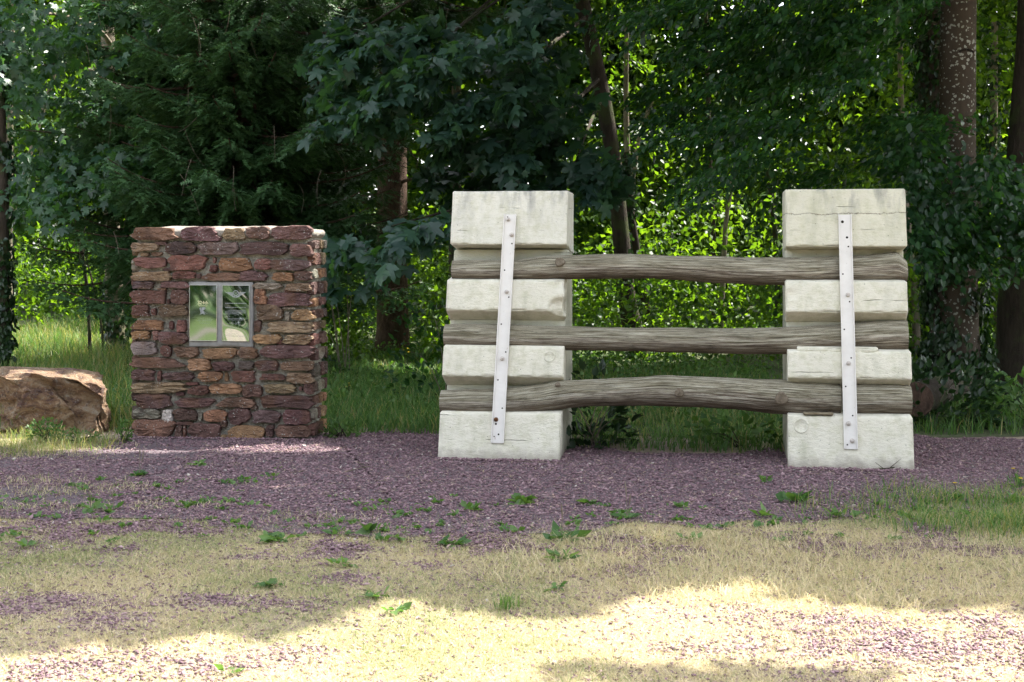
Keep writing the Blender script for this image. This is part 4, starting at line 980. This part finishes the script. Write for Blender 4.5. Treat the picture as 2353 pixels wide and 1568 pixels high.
# dark knot scar on the trunk
V, Fc, _ = tube(np.array([[math.cos(a) * .075, 0, math.sin(a) * .035] for a in np.linspace(.2, 2.9, 12)]) + P(2208, 128, 14.5) + [0, -.175, 0], .012, 6)
mesh_from('branch_scar', V, Fc, M['hole'], t, True)

def ivy(parent, pts, r, n, size=(.04, .085), amt=1.0, name='ivy'):
    pts = np.asarray(pts, float); tt = rng.uniform(0, 1, n); x = np.linspace(0, 1, len(pts))
    c = np.stack([np.interp(tt, x, pts[:, k]) for k in range(3)], 1); rr = np.interp(tt, x, r)
    a = rng.uniform(0, 2 * np.pi, n); d = np.stack([np.cos(a), np.sin(a), np.zeros(n)], 1)
    pos = c + d * (rr + rng.uniform(.005, .07, n) * amt)[:, None]
    keep = fbm(pos, 2.6, 4, 3) > .42; pos, d = pos[keep], d[keep]; k = len(pos)
    return leaves(name, pos, -UP + rng.normal(0, .45, (k, 3)), d + rng.normal(0, .4, (k, 3)), rng.uniform(*size, k), 'oval', M['ivy'], parent)
bt = t
ivy(bt, [P(2196, 925, 14.5), P(2194, 760, 14.5), P(2197, 560, 14.5), P(2198, 470, 14.5)], [.32, .25, .22, .19], 5200, (.05, .10), 1.8)

t = thing('ivy_tree', 'dark ivy-covered trunk just behind the lichen-spotted beech', 'tree', P(2140, 830, 19.5))
pts = [P(2140, 835, 19.5), P(2141, 500, 19.5), P(2138, 100, 19.5), P(2130, -300, 19.5)]
trunk(t, pts, [.2, .17, .16, .12], M['bark_dark'], seed=9); ivy(t, pts, [.2, .18, .17, .14], 4200, (.06, .11), 1.6)
high_crown(t, (5.5, 20.5, 9.5), (4, 3.5, 3), 7000, .28, M['high'])
t = thing('oak_tree', 'broad dark trunk cut by the right edge of the picture', 'tree', P(2350, 906, 15.2))
trunk(t, [P(2352, 910, 15.2), P(2350, 870, 15.2), P(2352, 700, 15.2), P(2358, 450, 15.2), P(2380, 100, 15.2), P(2390, -300, 15.2), P(2390, -900, 15.2)], [.34, .29, .26, .23, .20, .19, .1], M['bark_dark'], 20, .05, 12, n=40)
high_crown(t, (8.5, 15.5, 9.5), (4.2, 4, 3.2), 14000, .26, M['high'])

# --- spruces
def spruce(label, u, y, r0, zlow, L0, zdet, azr=None, rbase=0.0, mats=None, seed=0, top=14.0):
    b0 = P(u, VH, y); b0[2] = 0
    t = thing('spruce_tree', label, 'tree', b0, 'spruces behind the stone wall')
    trunk(t, [b0, b0 + UP * .4, b0 + UP * 3, b0 + UP * 6, b0 + UP * top], [r0 * 1.25, r0 * 1.03, r0 * .95, r0 * .8, .03], M['bark_spruce'], 20, .05, seed, n=50)
    pos, tip, nrm, siz, tnt = [], [], [], [], []; tw = Bag()
    z = zlow
    while z < zdet:
        nb = rng.integers(5, 7); a0 = rng.uniform(0, 6.28); az_ = [a0 + k * 2 * np.pi / nb for k in range(nb)] + list(rng.uniform(-2.2, -.95, 2))
        for a in az_:
            a = a + rng.normal(0, .2); d = np.array([math.cos(a), math.sin(a), 0]); sd = np.array([-d[1], d[0], 0])
            if d[1] > .55: continue        # the far side is hidden
            L = L0 * (1 - z / (top * 1.15)) * rng.uniform(.7, 1.12); zz = z + rng.normal(0, .08); dr = rng.uniform(.10, .38)
            m_ = 12; ss = np.linspace(0, 1, m_)
            cur = b0 + d * (ss * L)[:, None] + UP * (zz - dr * L * ss + .22 * L * ss ** 3)[:, None]
            Vt, Ft, _ = tube(cur, np.linspace(.028, .006, m_), 5); tw.add(Vt, Ft)
            n_t = int(L * 20)
            for s_ in np.linspace(.18, 1, n_t):
                c = np.array([np.interp(s_, ss, cur[:, q]) for q in range(3)])
                for sg in (-1, 1):
                    if rng.random() < .12: continue
                    l2 = (.42 * (1 - s_) + .16) * rng.uniform(.6, 1.2); dz = rng.uniform(.35, 1.25)
                    dd = unit(d * rng.uniform(.3, .8) + sd * sg * .8 - UP * dz * (1.1 - .6 * s_))
                    k2 = max(2, int(l2 / .034)); q = (np.arange(k2) + .5) / k2
                    pp_ = c + dd * (q * l2)[:, None] - UP * (.25 * l2 * q * q)[:, None] + rng.normal(0, .012, (k2, 3))
                    pos.append(pp_); al = rng.choice([-1, 1], k2)[:, None] * unit(np.cross(dd, UP)) * .75
                    tip.append(dd + al + rng.normal(0, .2, (k2, 3))); nrm.append(UP + rng.normal(0, .3, (k2, 3)))
                    siz.append(rng.uniform(.10, .165, k2)); tnt.append(np.clip(.15 + .45 * s_ + .35 * q + rng.normal(0, .12, k2), 0, 1))
        z += rng.uniform(.20, .30)
    tw.build('branches', M['bark_spruce'], t)
    pos = np.concatenate(pos); ok = in_frame(pos, 40)
    pos = pos[ok]; tip = np.concatenate(tip)[ok]; nrm = np.concatenate(nrm)[ok]; siz = np.concatenate(siz)[ok]; tnt = np.concatenate(tnt)[ok]
    leaves('crown', pos, tip, nrm, siz, 'shoot', M['spruce'], t, tnt)
    # dead hanging twigs
    dt = Bag()
    for k in range(34):
        a = rng.uniform(-3.0, -.1); zz = rng.uniform(zlow, zdet * .8); L = L0 * rng.uniform(.35, .95)
        c = b0 + np.array([math.cos(a), math.sin(a), 0]) * L + UP * (zz - .15 * L)
        e = c + np.array([rng.normal(0, .1), rng.normal(0, .1), -rng.uniform(.2, .5)])
        Vt, Ft, _ = tube(bez(c, (c + e) / 2 + rng.normal(0, .05, 3), e, 6), np.linspace(.003, .0012, 6), 4); dt.add(Vt, Ft)
    tag(dt.build('dead_twigs', M['twig'], t), kind='stuff')
    n = 9000; zz = rng.uniform(zdet - .3, top, n); rr = L0 * (1 - zz / (top * 1.05)) * np.sqrt(rng.uniform(.05, 1, n)); a = rng.uniform(0, 6.28, n)
    ps = b0 + np.stack([rr * np.cos(a), rr * np.sin(a), zz], 1); ps = ps[~in_frame(ps, 20)]; ps = ps[~sunlit(ps)]; k = len(ps)
    leaves('upper_crown', ps, np.c_[ps[:, :2] - b0[:2], np.full(k, -.3)], UP + rng.normal(0, .4, (k, 3)), .35, 'simple', M['high'], t)
    return t
spruce('spruce with green boughs sweeping down behind the stone wall', 560, 17.0, .16, 1.2, 2.1, 5.6, seed=21)
s1 = spruce('spruce whose thick scaly trunk stands bare between wall and pier', 902, 21, .225, 5.0, 2.9, 6.8, seed=22, top=16)
spruce('darker spruce set back behind the sweeping boughs, trunk hidden', 690, 19.0, .15, 1.6, 1.8, 6.2, seed=23)
spruce('spruce at the left edge of the sweeping boughs, half hidden behind them', 400, 18.6, .14, 1.5, 2.0, 6.0, seed=24)
for (u0, v0, u1, v1) in ((890, 475, 760, 470), (895, 300, 960, 370), (920, 420, 1000, 400), (895, 380, 830, 400)):
    limb(s1, P(u0, v0, 20.9), P(u1, v1, 20.2), .03, .006, M['bark_spruce'], .08, 'dead_branch')

# --- left trees
t = thing('young_sycamore', 'slim sycamore with leafy pale green boughs over the boulder', 'tree', P(268, 823, 20))
trunk(t, [P(272, 826, 20), P(265, 740, 20), P(258, 560, 20), P(252, 380, 20), P(250, 200, 20), P(247, 20, 20), P(240, -300, 20)], [.15, .125, .115, .105, .10, .09, .06], M['bark_pale'], 14, .04, 31)
ivy(t, [P(272, 826, 20), P(262, 640, 20)], [.14, .12], 700, (.06, .1), 1.2)
parts = []
for k in range(58):
    u = rng.uniform(-60, 330); v = rng.uniform(-30, 330) if k % 3 else rng.uniform(300, 470)
    if v > 120 and u > 300: continue
    parts.append(spray(P(u, v, rng.uniform(16.2, 19)), np.array([-.1, -.7, -.3]) + rng.normal(0, .35, 3), .7, .26, 58, .3, .06, .45))
pos, tip, nrm = join(parts); k = len(pos); leaves('crown', pos, tip, nrm, rng.uniform(.075, .14, k), 'maple', M['syc'], t)
for u, v in ((100, 150), (60, 300), (180, 60), (310, 420), (20, 40), (150, 420)): limb(t, P(252, v + 40, 20), P(u, v, 17.5), .04, .008, M['bark_pale'], .2)
high_crown(t, (-5.5, 19, 8.6), (3.6, 3.4, 2.6), 6000, .26, M['high'])

def pole_tree(label, pts, w, mat, seed, crown=0, iv=0, name='thin_tree', rad=1.0, group='slender trunks in the wood'):
    y = pts[0][2]; g = P(pts[0][0], VH, y); g[2] = 0
    t = thing(name, label, 'tree', g, group); ps = [g] + [P(*q) for q in pts]
    r = np.linspace(w * 1.15, w * .7, len(ps)) * y / F / 2
    trunk(t, ps, r, mat, 10, .06, seed); 
    if iv: ivy(t, ps, r, iv, (.05, .1), 1.2)
    if crown:
        pr = []
        for k in range(crown):
            q = ps[-1] + rng.normal(0, 1, 3) * [1.1 * rad, .8 * rad, .8 * rad]; pr.append(spray(q, rng.normal(0, 1, 3) * [1, 1, .2] + [0, -.4, -.2], .6, .2, 45, .25, .05, .5))
        a, b_, c_ = join(pr); a = a[:]; leaves('crown', a, b_, c_, rng.uniform(.07, .13, len(a)), 'oval', M['bright'], t)
    return t
pole_tree('thin dead-topped sapling behind the boulder, bent to the left', [(206, 770, 19), (200, 660, 19), (188, 570, 19), (168, 520, 19), (150, 480, 19)], 8, M['bark_dark'], 1, 0)
pole_tree('very thin twig-like sapling between bent sapling and slim sycamore', [(236, 765, 19.4), (222, 690, 19.4), (205, 620, 19.4), (190, 560, 19.4)], 5, M['bark_dark'], 2, 0)
pole_tree('ivy-wrapped trunk at the left edge of the picture', [(6, 700, 17), (8, 450, 17), (2, 250, 17), (-10, 0, 17)], 26, M['bark_dark'], 3, 0, 2600)
pole_tree('pale upright trunk in the top left corner', [(20, 500, 25), (24, 250, 25), (28, 60, 25), (30, -120, 25)], 15, M['bark_pale'], 4, 5)
pole_tree('pale trunk leaning right across the top left leaves', [(20, 520, 24), (70, 350, 24), (130, 150, 24), (185, 20, 24)], 11, M['bark_pale'], 5, 5)
pole_tree('dark trunk glimpsed left of the tall pale pier through leaves', [(1045, 700, 23), (1046, 500, 23), (1048, 300, 23), (1050, 100, 23)], 30, M['bark_dark'], 6, 3)
pole_tree('ivy-clad trunk close beside the leaning sycamore, seen between the logs', [(1492, 745, 20.6), (1470, 620, 20.6), (1448, 480, 20.6), (1440, 350, 20.6)], 20, M['bark_dark'], 7, 0, 1600)
pole_tree('pale slender trunk rising just right of the leaning sycamore', [(1455, 560, 25), (1443, 400, 25), (1438, 250, 25), (1440, 60, 25)], 16, M['bark_pale'], 8, 5)
pole_tree('short pale trunk slanting right of the slender pale one', [(1440, 600, 26), (1455, 400, 26), (1470, 300, 26), (1500, 230, 26)], 12, M['bark_pale'], 9, 5)
pole_tree('thin pale trunk standing between the logs near the cracked pier', [(1656, 740, 22), (1662, 620, 22), (1668, 500, 22), (1690, 380, 22)], 13, M['bark_pale'], 10, 4)
pole_tree('thin ivy trunk almost touching the inner edge of the cracked pier', [(1785, 740, 24), (1788, 640, 24), (1780, 520, 24), (1760, 350, 24)], 14, M['bark_dark'], 11, 4, 500)
pole_tree('smooth thin trunk just right of the cracked pier', [(2106, 790, 18.5), (2104, 700, 18.5), (2094, 590, 18.5), (2080, 450, 18.5)], 18, M['bark_pale'], 12, 3)
pole_tree('pale trunk leaning between the beech and the dark edge trunk', [(2296, 760, 21), (2288, 680, 21), (2270, 590, 21), (2250, 450, 21)], 20, M['bark_pale'], 13, 3)
pole_tree('ivy-lit trunk in the clearing right of the beech', [(2278, 600, 26), (2280, 400, 26), (2284, 250, 26), (2286, 50, 26)], 20, M['bark_pale'], 14, 5, 1400)
pole_tree('pale trunk left of the ivy-covered trunk behind the beech leaves', [(2085, 600, 25), (2075, 400, 25), (2070, 200, 25), (2066, 0, 25)], 16, M['bark_pale'], 15, 4)
pole_tree('grey trunk rising above the middle of the top log', [(1640, 560, 27), (1630, 350, 27), (1625, 150, 27), (1620, -50, 27)], 12, M['bark_dark'], 16, 5)

# --- wood behind: leaf masses nobody could count
def mass(name, n_cl, y0, y1, z0, z1, per, size, rad, label, mat, thr=.0, seed=0, wide=.40):
    y = rng.uniform(y0, y1, n_cl); x = rng.uniform(-1, 1, n_cl) * (y * wide + 2); z = z0 + (z1 - z0) * rng.uniform(0, 1, n_cl)
    z = np.minimum(z, EYE + (.20 if y0 < 45 else .4) * y)
    c = np.stack([x, y, z], 1); c = c[fbm(c, .35, seed, 3) > thr]; c = c[~((c[:, 0] < -3.6) & (c[:, 1] < 24.5) & (c[:, 2] < 2.5))]
    pos = np.repeat(c, per, 0); n = len(pos); pos = pos + rng.normal(0, 1, (n, 3)) * np.array([1.2, 1.0, .55]) * rad
    pos[:, 2] = np.abs(pos[:, 2]) + .02; cs = np.repeat(rng.normal(.45, .25, len(c)), per)
    ok = ~((pos[:, 2] > 2.3) & in_gaps(pos) & (rng.random(n) < .88)) & ~((np.abs(pos[:, 0] / pos[:, 1] * F + CX - 905) < 62) & (pos[:, 1] < 21.2) & (pos[:, 2] > .25))
    pos, cs = pos[ok], cs[ok]; n = len(pos)
    tint = np.clip(cs + rng.normal(0, .15, n), 0, .9)
    o = leaves(name, pos, rng.normal(0, 1, (n, 3)) - UP * .4, UP + rng.normal(0, .6, (n, 3)), rng.uniform(*size, n), 'simple', mat, None, tint)
    return tag(o, label, 'woodland', kind='stuff')
mass('undergrowth', 420, 17.5, 27, 0, 1.3, 150, (.06, .13), .42, 'bright leafy undergrowth on the woodland floor', M['bright'], .34, 3)
mass('verge_herbs', 800, 12.7, 25, 0, .12, 60, (.035, .075), .17, 'low green herbs growing through the verge grass', M['weed'], .42, 21)
mass('shrub_layer', 420, 21, 32, .3, 6.5, 190, (.08, .16), .7, 'sunlit shrub layer of the wood behind the piers', M['bright'], .44, 9)
mass('far_woodland', 620, 30, 46, 0, 11, 150, (.14, .28), 1.1, 'distant leafy wood closing the view', M['bright'], .40, 14)
mass('woodland_depth', 620, 48, 62, 0, 19, 90, (.5, .9), 1.8, 'dark depth of the wood beyond the leaves', M['beech'], .0, 15)
# canopy of the wood further back, with gaps that let the sun through
q = np.stack([rng.uniform(-32, 44, 260000), rng.uniform(18, 66, 260000), rng.uniform(7, 17, 260000)], 1)
q = q[(q[:, 2] > 2.2 + .19 * q[:, 1]) & ~in_frame(q, 60)]; q = q[~sunlit(q)]; q = q[:110000]; k = len(q)
tag(leaves('woodland_canopy', q, rng.normal(0, 1, (k, 3)), UP + rng.normal(0, .4, (k, 3)), rng.uniform(.55, .95, k), 'simple', M['high']), 'high leafy canopy of the wood above the picture', 'woodland', kind='stuff')

# --- the wood that closes the clearing behind the camera, partly mirrored in the plaques; unseen sides added to cut low skylight
n = 60000; a = rng.uniform(math.pi * .97, math.pi * 2.03, n); rr_ = rng.uniform(24, 31, n) + 3 * (vnoise(np.c_[np.cos(a) * 9, np.sin(a) * 9], 1, 5) - .5)
hgt = 9.5 + 4.5 * vnoise(np.c_[np.cos(a) * 12, np.sin(a) * 12], 1, 8)
q = np.stack([rr_ * np.cos(a) * 1.05 - 1, 4 + rr_ * np.sin(a), .2 + hgt * rng.uniform(0, 1, n) ** .8], 1)
q = q[(fbm(q, .45, 12, 3) > .40)]; k = len(q)
tag(leaves('clearing_treeline', q, rng.normal(0, 1, (k, 3)), UP * .4 + rng.normal(0, .6, (k, 3)), rng.uniform(.45, .9, k), 'simple', M['high']), 'wood across the meadow, partly mirrored in the plaques, its unseen sides added to block low skylight', 'woodland', kind='stuff')

# ------------------------------------------------------------------ low plants
def bush(name, label, cat, c, rad, n, size, mat, templ='oval', group=None, stems=6, flat=.6):
    c = np.asarray(c, float); t = thing(name, label, cat, (c[0], c[1], 0), group)
    d = unit(rng.normal(0, 1, (n, 3))) * rng.uniform(.2, 1, (n, 1)) ** .45; ps = np.array([c[0], c[1], 0]) + d * rad + [0, 0, rad[2] * .55]
    ps[:, 2] = np.abs(ps[:, 2]) + .01; ps = ps[fbm(ps, 1.6 / max(rad), 3, 2) > .33]; k = len(ps)
    leaves('leaves', ps, unit(ps - [c[0], c[1], 0]) + rng.normal(0, .5, (k, 3)), UP + rng.normal(0, flat, (k, 3)), rng.uniform(*size, k), templ, mat, t)
    b_ = Bag()
    for i in range(stems):
        e = np.array([c[0], c[1], 0]) + unit(rng.normal(0, 1, 3)) * rad * .8; e[2] = rad[2] * rng.uniform(.5, 1.2)
        V, Fq, _ = tube(bez((c[0] + rng.normal(0, .03), c[1], 0), [(c[0] + e[0]) / 2, (c[1] + e[1]) / 2, e[2]], e, 6), np.linspace(.006, .002, 6), 5); b_.add(V, Fq)
    b_.build('stems', M['twig'] if mat is not M['weed'] else M['bark_dark'], t)
    return t
g = lambda u, v: np.append(G(u, v), 0)
bush('bramble_bush', 'dark bramble growing against the inner side of the pier by the wall', 'bush', (.62, 11.25, 0), (.38, .35, .40), 330, (.06, .12), M['ivy'], group='brambles by the piers')
bush('bramble_bush', 'low bramble creeping on the gravel between the two piers', 'bush', (1.78, 11.2, 0), (.42, .25, .17), 260, (.05, .09), M['weed'], group='brambles by the piers')
bush('bramble_bush', 'broad bramble thicket at the foot of the ivy-clad beech', 'bush', (3.7, 12.5, 0), (.75, .45, .38), 700, (.06, .11), M['ivy'], group='brambles by the piers')
bush('bramble_bush', 'bramble with paler leaves at the foot of the dark edge trunk', 'bush', (4.55, 12.4, 0), (.5, .4, .32), 420, (.06, .11), M['weed'], group='brambles by the piers')
bush('leafy_shrub', 'leafy shrub in the verge close behind the pier by the wall', 'bush', (-.65, 14.2, 0), (.6, .4, .75), 700, (.05, .10), M['beech'], group='verge shrubs')
bush('leafy_shrub', 'dark shrub behind the right end of the stone wall', 'bush', (-1.95, 16.5, 0), (.6, .5, 1.3), 1100, (.05, .10), M['ivy'], group='verge shrubs')
bush('clover_clump', 'bright green clover clump at the foot of the boulder front', 'plant', (*G(105, 1020), 0), (.16, .10, .13), 420, (.018, .034), M['weed'], group='clover at the boulder foot', stems=8)
bush('clover_clump', 'smaller clover clump beside the wall corner and boulder', 'plant', (*G(185, 1022), 0), (.17, .08, .08), 300, (.016, .03), M['weed'], group='clover at the boulder foot', stems=8)
bush('clover_clump', 'little clover clump tucked against the wall corner', 'plant', (*G(285, 1020), 0), (.07, .06, .12), 150, (.018, .035), M['weed'], group='clover at the boulder foot', stems=5)
bush('verge_weed', 'low leafy weeds at the right foot of the stone wall', 'plant', (-1.42, 11.75, 0), (.16, .12, .10), 160, (.03, .06), M['weed'])
def rosette(label, u, v, r, n=14, up=.35, seedhead=0, flower=0):
    c = g(u, v); t = thing('weed_plant', label, 'weed', c, 'weeds on gravel and turf')
    a = np.arange(n) * 2.4 + rng.uniform(0, .4, n); d = np.stack([np.cos(a), np.sin(a), rng.uniform(.2, 1.0, n) * up * 1.6], 1)
    leaves('leaves', np.repeat(c[None], n, 0) + [0, 0, .012] + d * .01 + rng.normal(0, .25 * r, (n, 3)) * [1, .8, 0], d + rng.normal(0, .25, (n, 3)), UP + rng.normal(0, .45, (n, 3)), r * rng.uniform(.35, 1.05, n), rng.choice(['oval', 'simple']), M['weed'], t, np.clip(rng.uniform(0, 1) + rng.normal(0, .3, n), 0, 1))
    kb = int(rng.integers(8, 26)); blades('grass_blades', c[:2] + rng.normal(0, r * .6, (kb, 2)), rng.uniform(.02, .07, kb), rng.uniform(.002, .004, kb), rng.uniform(.2, 1.4, kb), rng.uniform(0, 1, kb), M['straw'], None, seg=2, parent=t)['kind'] = 'stuff'
    for k in range(seedhead):
        e = c + np.array([rng.normal(0, .3) * r, rng.normal(0, .3) * r, r * rng.uniform(1.3, 2.4)])
        V, Fq, _ = tube(bez(c, (c + e) / 2 + [.01, 0, .02], e, 7), [.0022, .002, .002, .002, .004, .005, .002], 5); mesh_from('seed_stalk', V, Fq, M['twig'], t, True)
    for k in range(flower):
        e = c + np.array([rng.normal(0, .4) * r, rng.normal(0, .3) * r, r * rng.uniform(1.2, 2.0)])
        V, Fq, _ = tube(bez(c, (c + e) / 2, e, 5), .002, 4); mesh_from('stalk', V, Fq, M['bark_dark'], t, True)
        aa = np.arange(6) / 6 * 6.28; leaves('petals', np.repeat(e[None], 6, 0), np.stack([np.cos(aa), np.sin(aa), np.full(6, .4)], 1), np.repeat(UP[None], 6, 0), .018, 'oval', M['petal'], t)
for a in [('plantain with dark seed stalks on gravel in front of the wall', 318, 1098, .09, 14, .3, 2), ('flat green weed on gravel below the orange foot stone', 452, 1072, .085, 16, .15), ('small plantain pair member nearer the left edge', 208, 1176, .065, 9, .5, 1),
          ('upright plantain just right of its smaller twin', 260, 1178, .07, 9, .7, 1), ('tiny sprig alone on gravel mid-way to the first pier', 548, 1108, .035, 7, .6), ('weed at the gravel edge under the wall corner', 430, 1165, .055, 10, .3),
          ('broad rosette in the turf near the left border', 62, 1262, .07, 12, .4), ('dark green rosette in turf left of centre', 640, 1247, .085, 20, .3), ('weed on the turf edge below the gravel', 782, 1232, .075, 10, .3, 1),
          ('dandelion rosette with dry leaves at gravel edge', 850, 1230, .09, 12, .8, 1), ('narrow-leaved tuft in turf below the first pier', 1032, 1256, .09, 22, .3), ('rosette in shaded turf near the light boundary', 785, 1302, .08, 12, .35),
          ('green sprouting weed on gravel below the first pier', 1085, 1178, .085, 16, .7), ('bushy dandelion on gravel right of the sprouting weed', 1195, 1160, .12, 20, .45), ('low dandelion on gravel under the middle of the logs', 1350, 1160, .09, 16, .25),
          ('dandelion with brown stalk at gravel edge', 1440, 1195, .10, 16, .35, 2), ('large dandelion rosette in turf right of centre', 1290, 1245, .11, 22, .45, 1), ('second dandelion in turf just below the large rosette', 1290, 1290, .09, 18, .4),
          ('weed with reddish stem in front of the cracked pier', 1762, 1112, .075, 10, .6), ('tall spiky weed on gravel in front of the cracked pier', 1832, 1160, .12, 18, .8), ('spreading weed left of the tall spiky one', 1755, 1190, .09, 14, .6, 0),
          ('leafy weed at the gravel edge right of the spiky one', 1925, 1192, .09, 14, .55), ('pale green weed in turf near the yellow flowers', 1590, 1245, .06, 14, .4), ('flat weed in the sunlit turf, left one', 905, 1412, .06, 14, .3),
          ('bright weed in the sunlit turf by the shade boundary', 862, 1378, .075, 12, .35), ('bluish flat weed in the shaded turf', 1280, 1357, .055, 12, .15), ('little weed in the sunlit straw near the bottom', 528, 1552, .05, 10, .25), ('small weed on the bare purple patch', 620, 1350, .07, 16, .3)]:
    rosette(*a)
for a in [('buttercup flowering at the right edge of the gravel', 2340, 1122, .10, 14, .8, 0, 1), ('buttercup with open flower above the tall grass', 2200, 1158, .09, 12, .8, 0, 1), ('buttercup between its two flowering neighbours, lower', 2335, 1162, .09, 12, .8, 0, 1), ('solitary yellow ragwort in the verge by the wall', 800, 925, .12, 14, .9, 0, 3), ('ragwort flowering near the spruce trunk', 935, 862, .2, 16, .9, 0, 3)]:
    rosette(*a)
c = G(1165, 1400); n = 60; pp = c + rng.normal(0, .03, (n, 2)); tk = thing('grass_tuft', 'bright green grass tuft standing in the sunlit turf', 'grass', (*c, 0))
blades('grass_blades', pp, rng.uniform(.04, .11, n), rng.uniform(.003, .005, n), rng.uniform(.1, .9, n), rng.uniform(.4, .95, n), M['grass'], None, seg=3, parent=tk)['kind'] = 'stuff'
# tiny seedlings along the gravel edge
sp_ = np.concatenate([scatter(220, 7.6, 9.0), np.c_[rng.uniform(-3.4, -1.6, 60), rng.uniform(8.4, 10.2, 60)]]); sp_ = sp_[fbm(sp_, 1.3, 44, 3) > .5]
m_ = 9; c = np.repeat(np.c_[sp_, np.full(len(sp_), .012)], m_, 0); n = len(c); a = rng.uniform(0, 6.28, n); c[:, :2] += rng.normal(0, .018, (n, 2))
tag(leaves('seedlings', c, np.stack([np.cos(a), np.sin(a), rng.uniform(.1, 1.2, n)], 1), UP + rng.normal(0, .4, (n, 3)), np.repeat(rng.uniform(.015, .05, len(sp_)), m_) * rng.uniform(.6, 1.2, n), 'oval', M['weed'], None, rng.uniform(0, 1, n)), 'tiny green seedlings dotted along the gravel edge', 'weeds', kind='stuff')
# fallen log behind the cracked pier, twigs on the gravel
t = thing('fallen_log', 'old dark log lying behind the foot of the cracked pier', 'log', P(2112, 985, 12.3))
V, Fc, st = tube(np.array([P(2106, 918, 12.2) + np.array([0.0, 0, 0]) + np.array([.45, .9, -.02]) * k for k in np.linspace(0, 2.2, 12)]), .145, 18, .06, 4); mesh_from('log_body', V, Fc, M['bark_dark'], t, True)
a = np.arange(18) / 18 * 6.283; ct = V[:18].mean(0); V2 = np.concatenate([V[:18], [ct]]); mesh_from('cut_end', V2, [[i, (i + 1) % 18, 18] for i in range(18)], M['bark_spruce'], t)
def twig(label, pts, r=.004, mat='bark_dark', forks=3):
    b_ = Bag(); ps = [np.append(G(u, v), z) for u, v, z in pts]; ps = np.array(ps); tt = np.linspace(0, 1, 12); x = np.linspace(0, 1, len(ps))
    cur = np.stack([np.interp(tt, x, ps[:, k]) for k in range(3)], 1); V, Fq, _ = tube(cur, np.linspace(r, r * .4, 12), 5); b_.add(V, Fq)
    for k in range(forks):
        c = cur[rng.integers(3, 10)]; e = c + np.array([rng.normal(0, .08), rng.normal(0, .05), rng.uniform(.0, .07)]); V, Fq, _ = tube(bez(c, (c + e) / 2, e, 5), np.linspace(r * .6, r * .2, 5), 4); b_.add(V, Fq)
    tag(b_.build('fallen_twig', M[mat]), label, 'twig', 'twigs lying on the gravel')
twig('dark forked twig resting at the foot of the cracked pier', [(1985, 1084, .012), (2040, 1083, .02), (2090, 1078, .03), (2105, 1076, .02)], .005, forks=6)
twig('thin grey twig lying alone on the gravel left of the first pier', [(790, 1090, .015), (830, 1082, .02), (850, 1076, .015)], .004, 'twig', 3)
twig('pale straw-like twig in front of the wall', [(600, 1046, .015), (640, 1043, .018), (665, 1044, .015)], .003, 'twig', 1)
twig('pale twig trailing from the foot of the pier by the wall', [(1140, 1062, .012), (1280, 1068, .015), (1330, 1080, .012)], .0028, 'twig', 1)
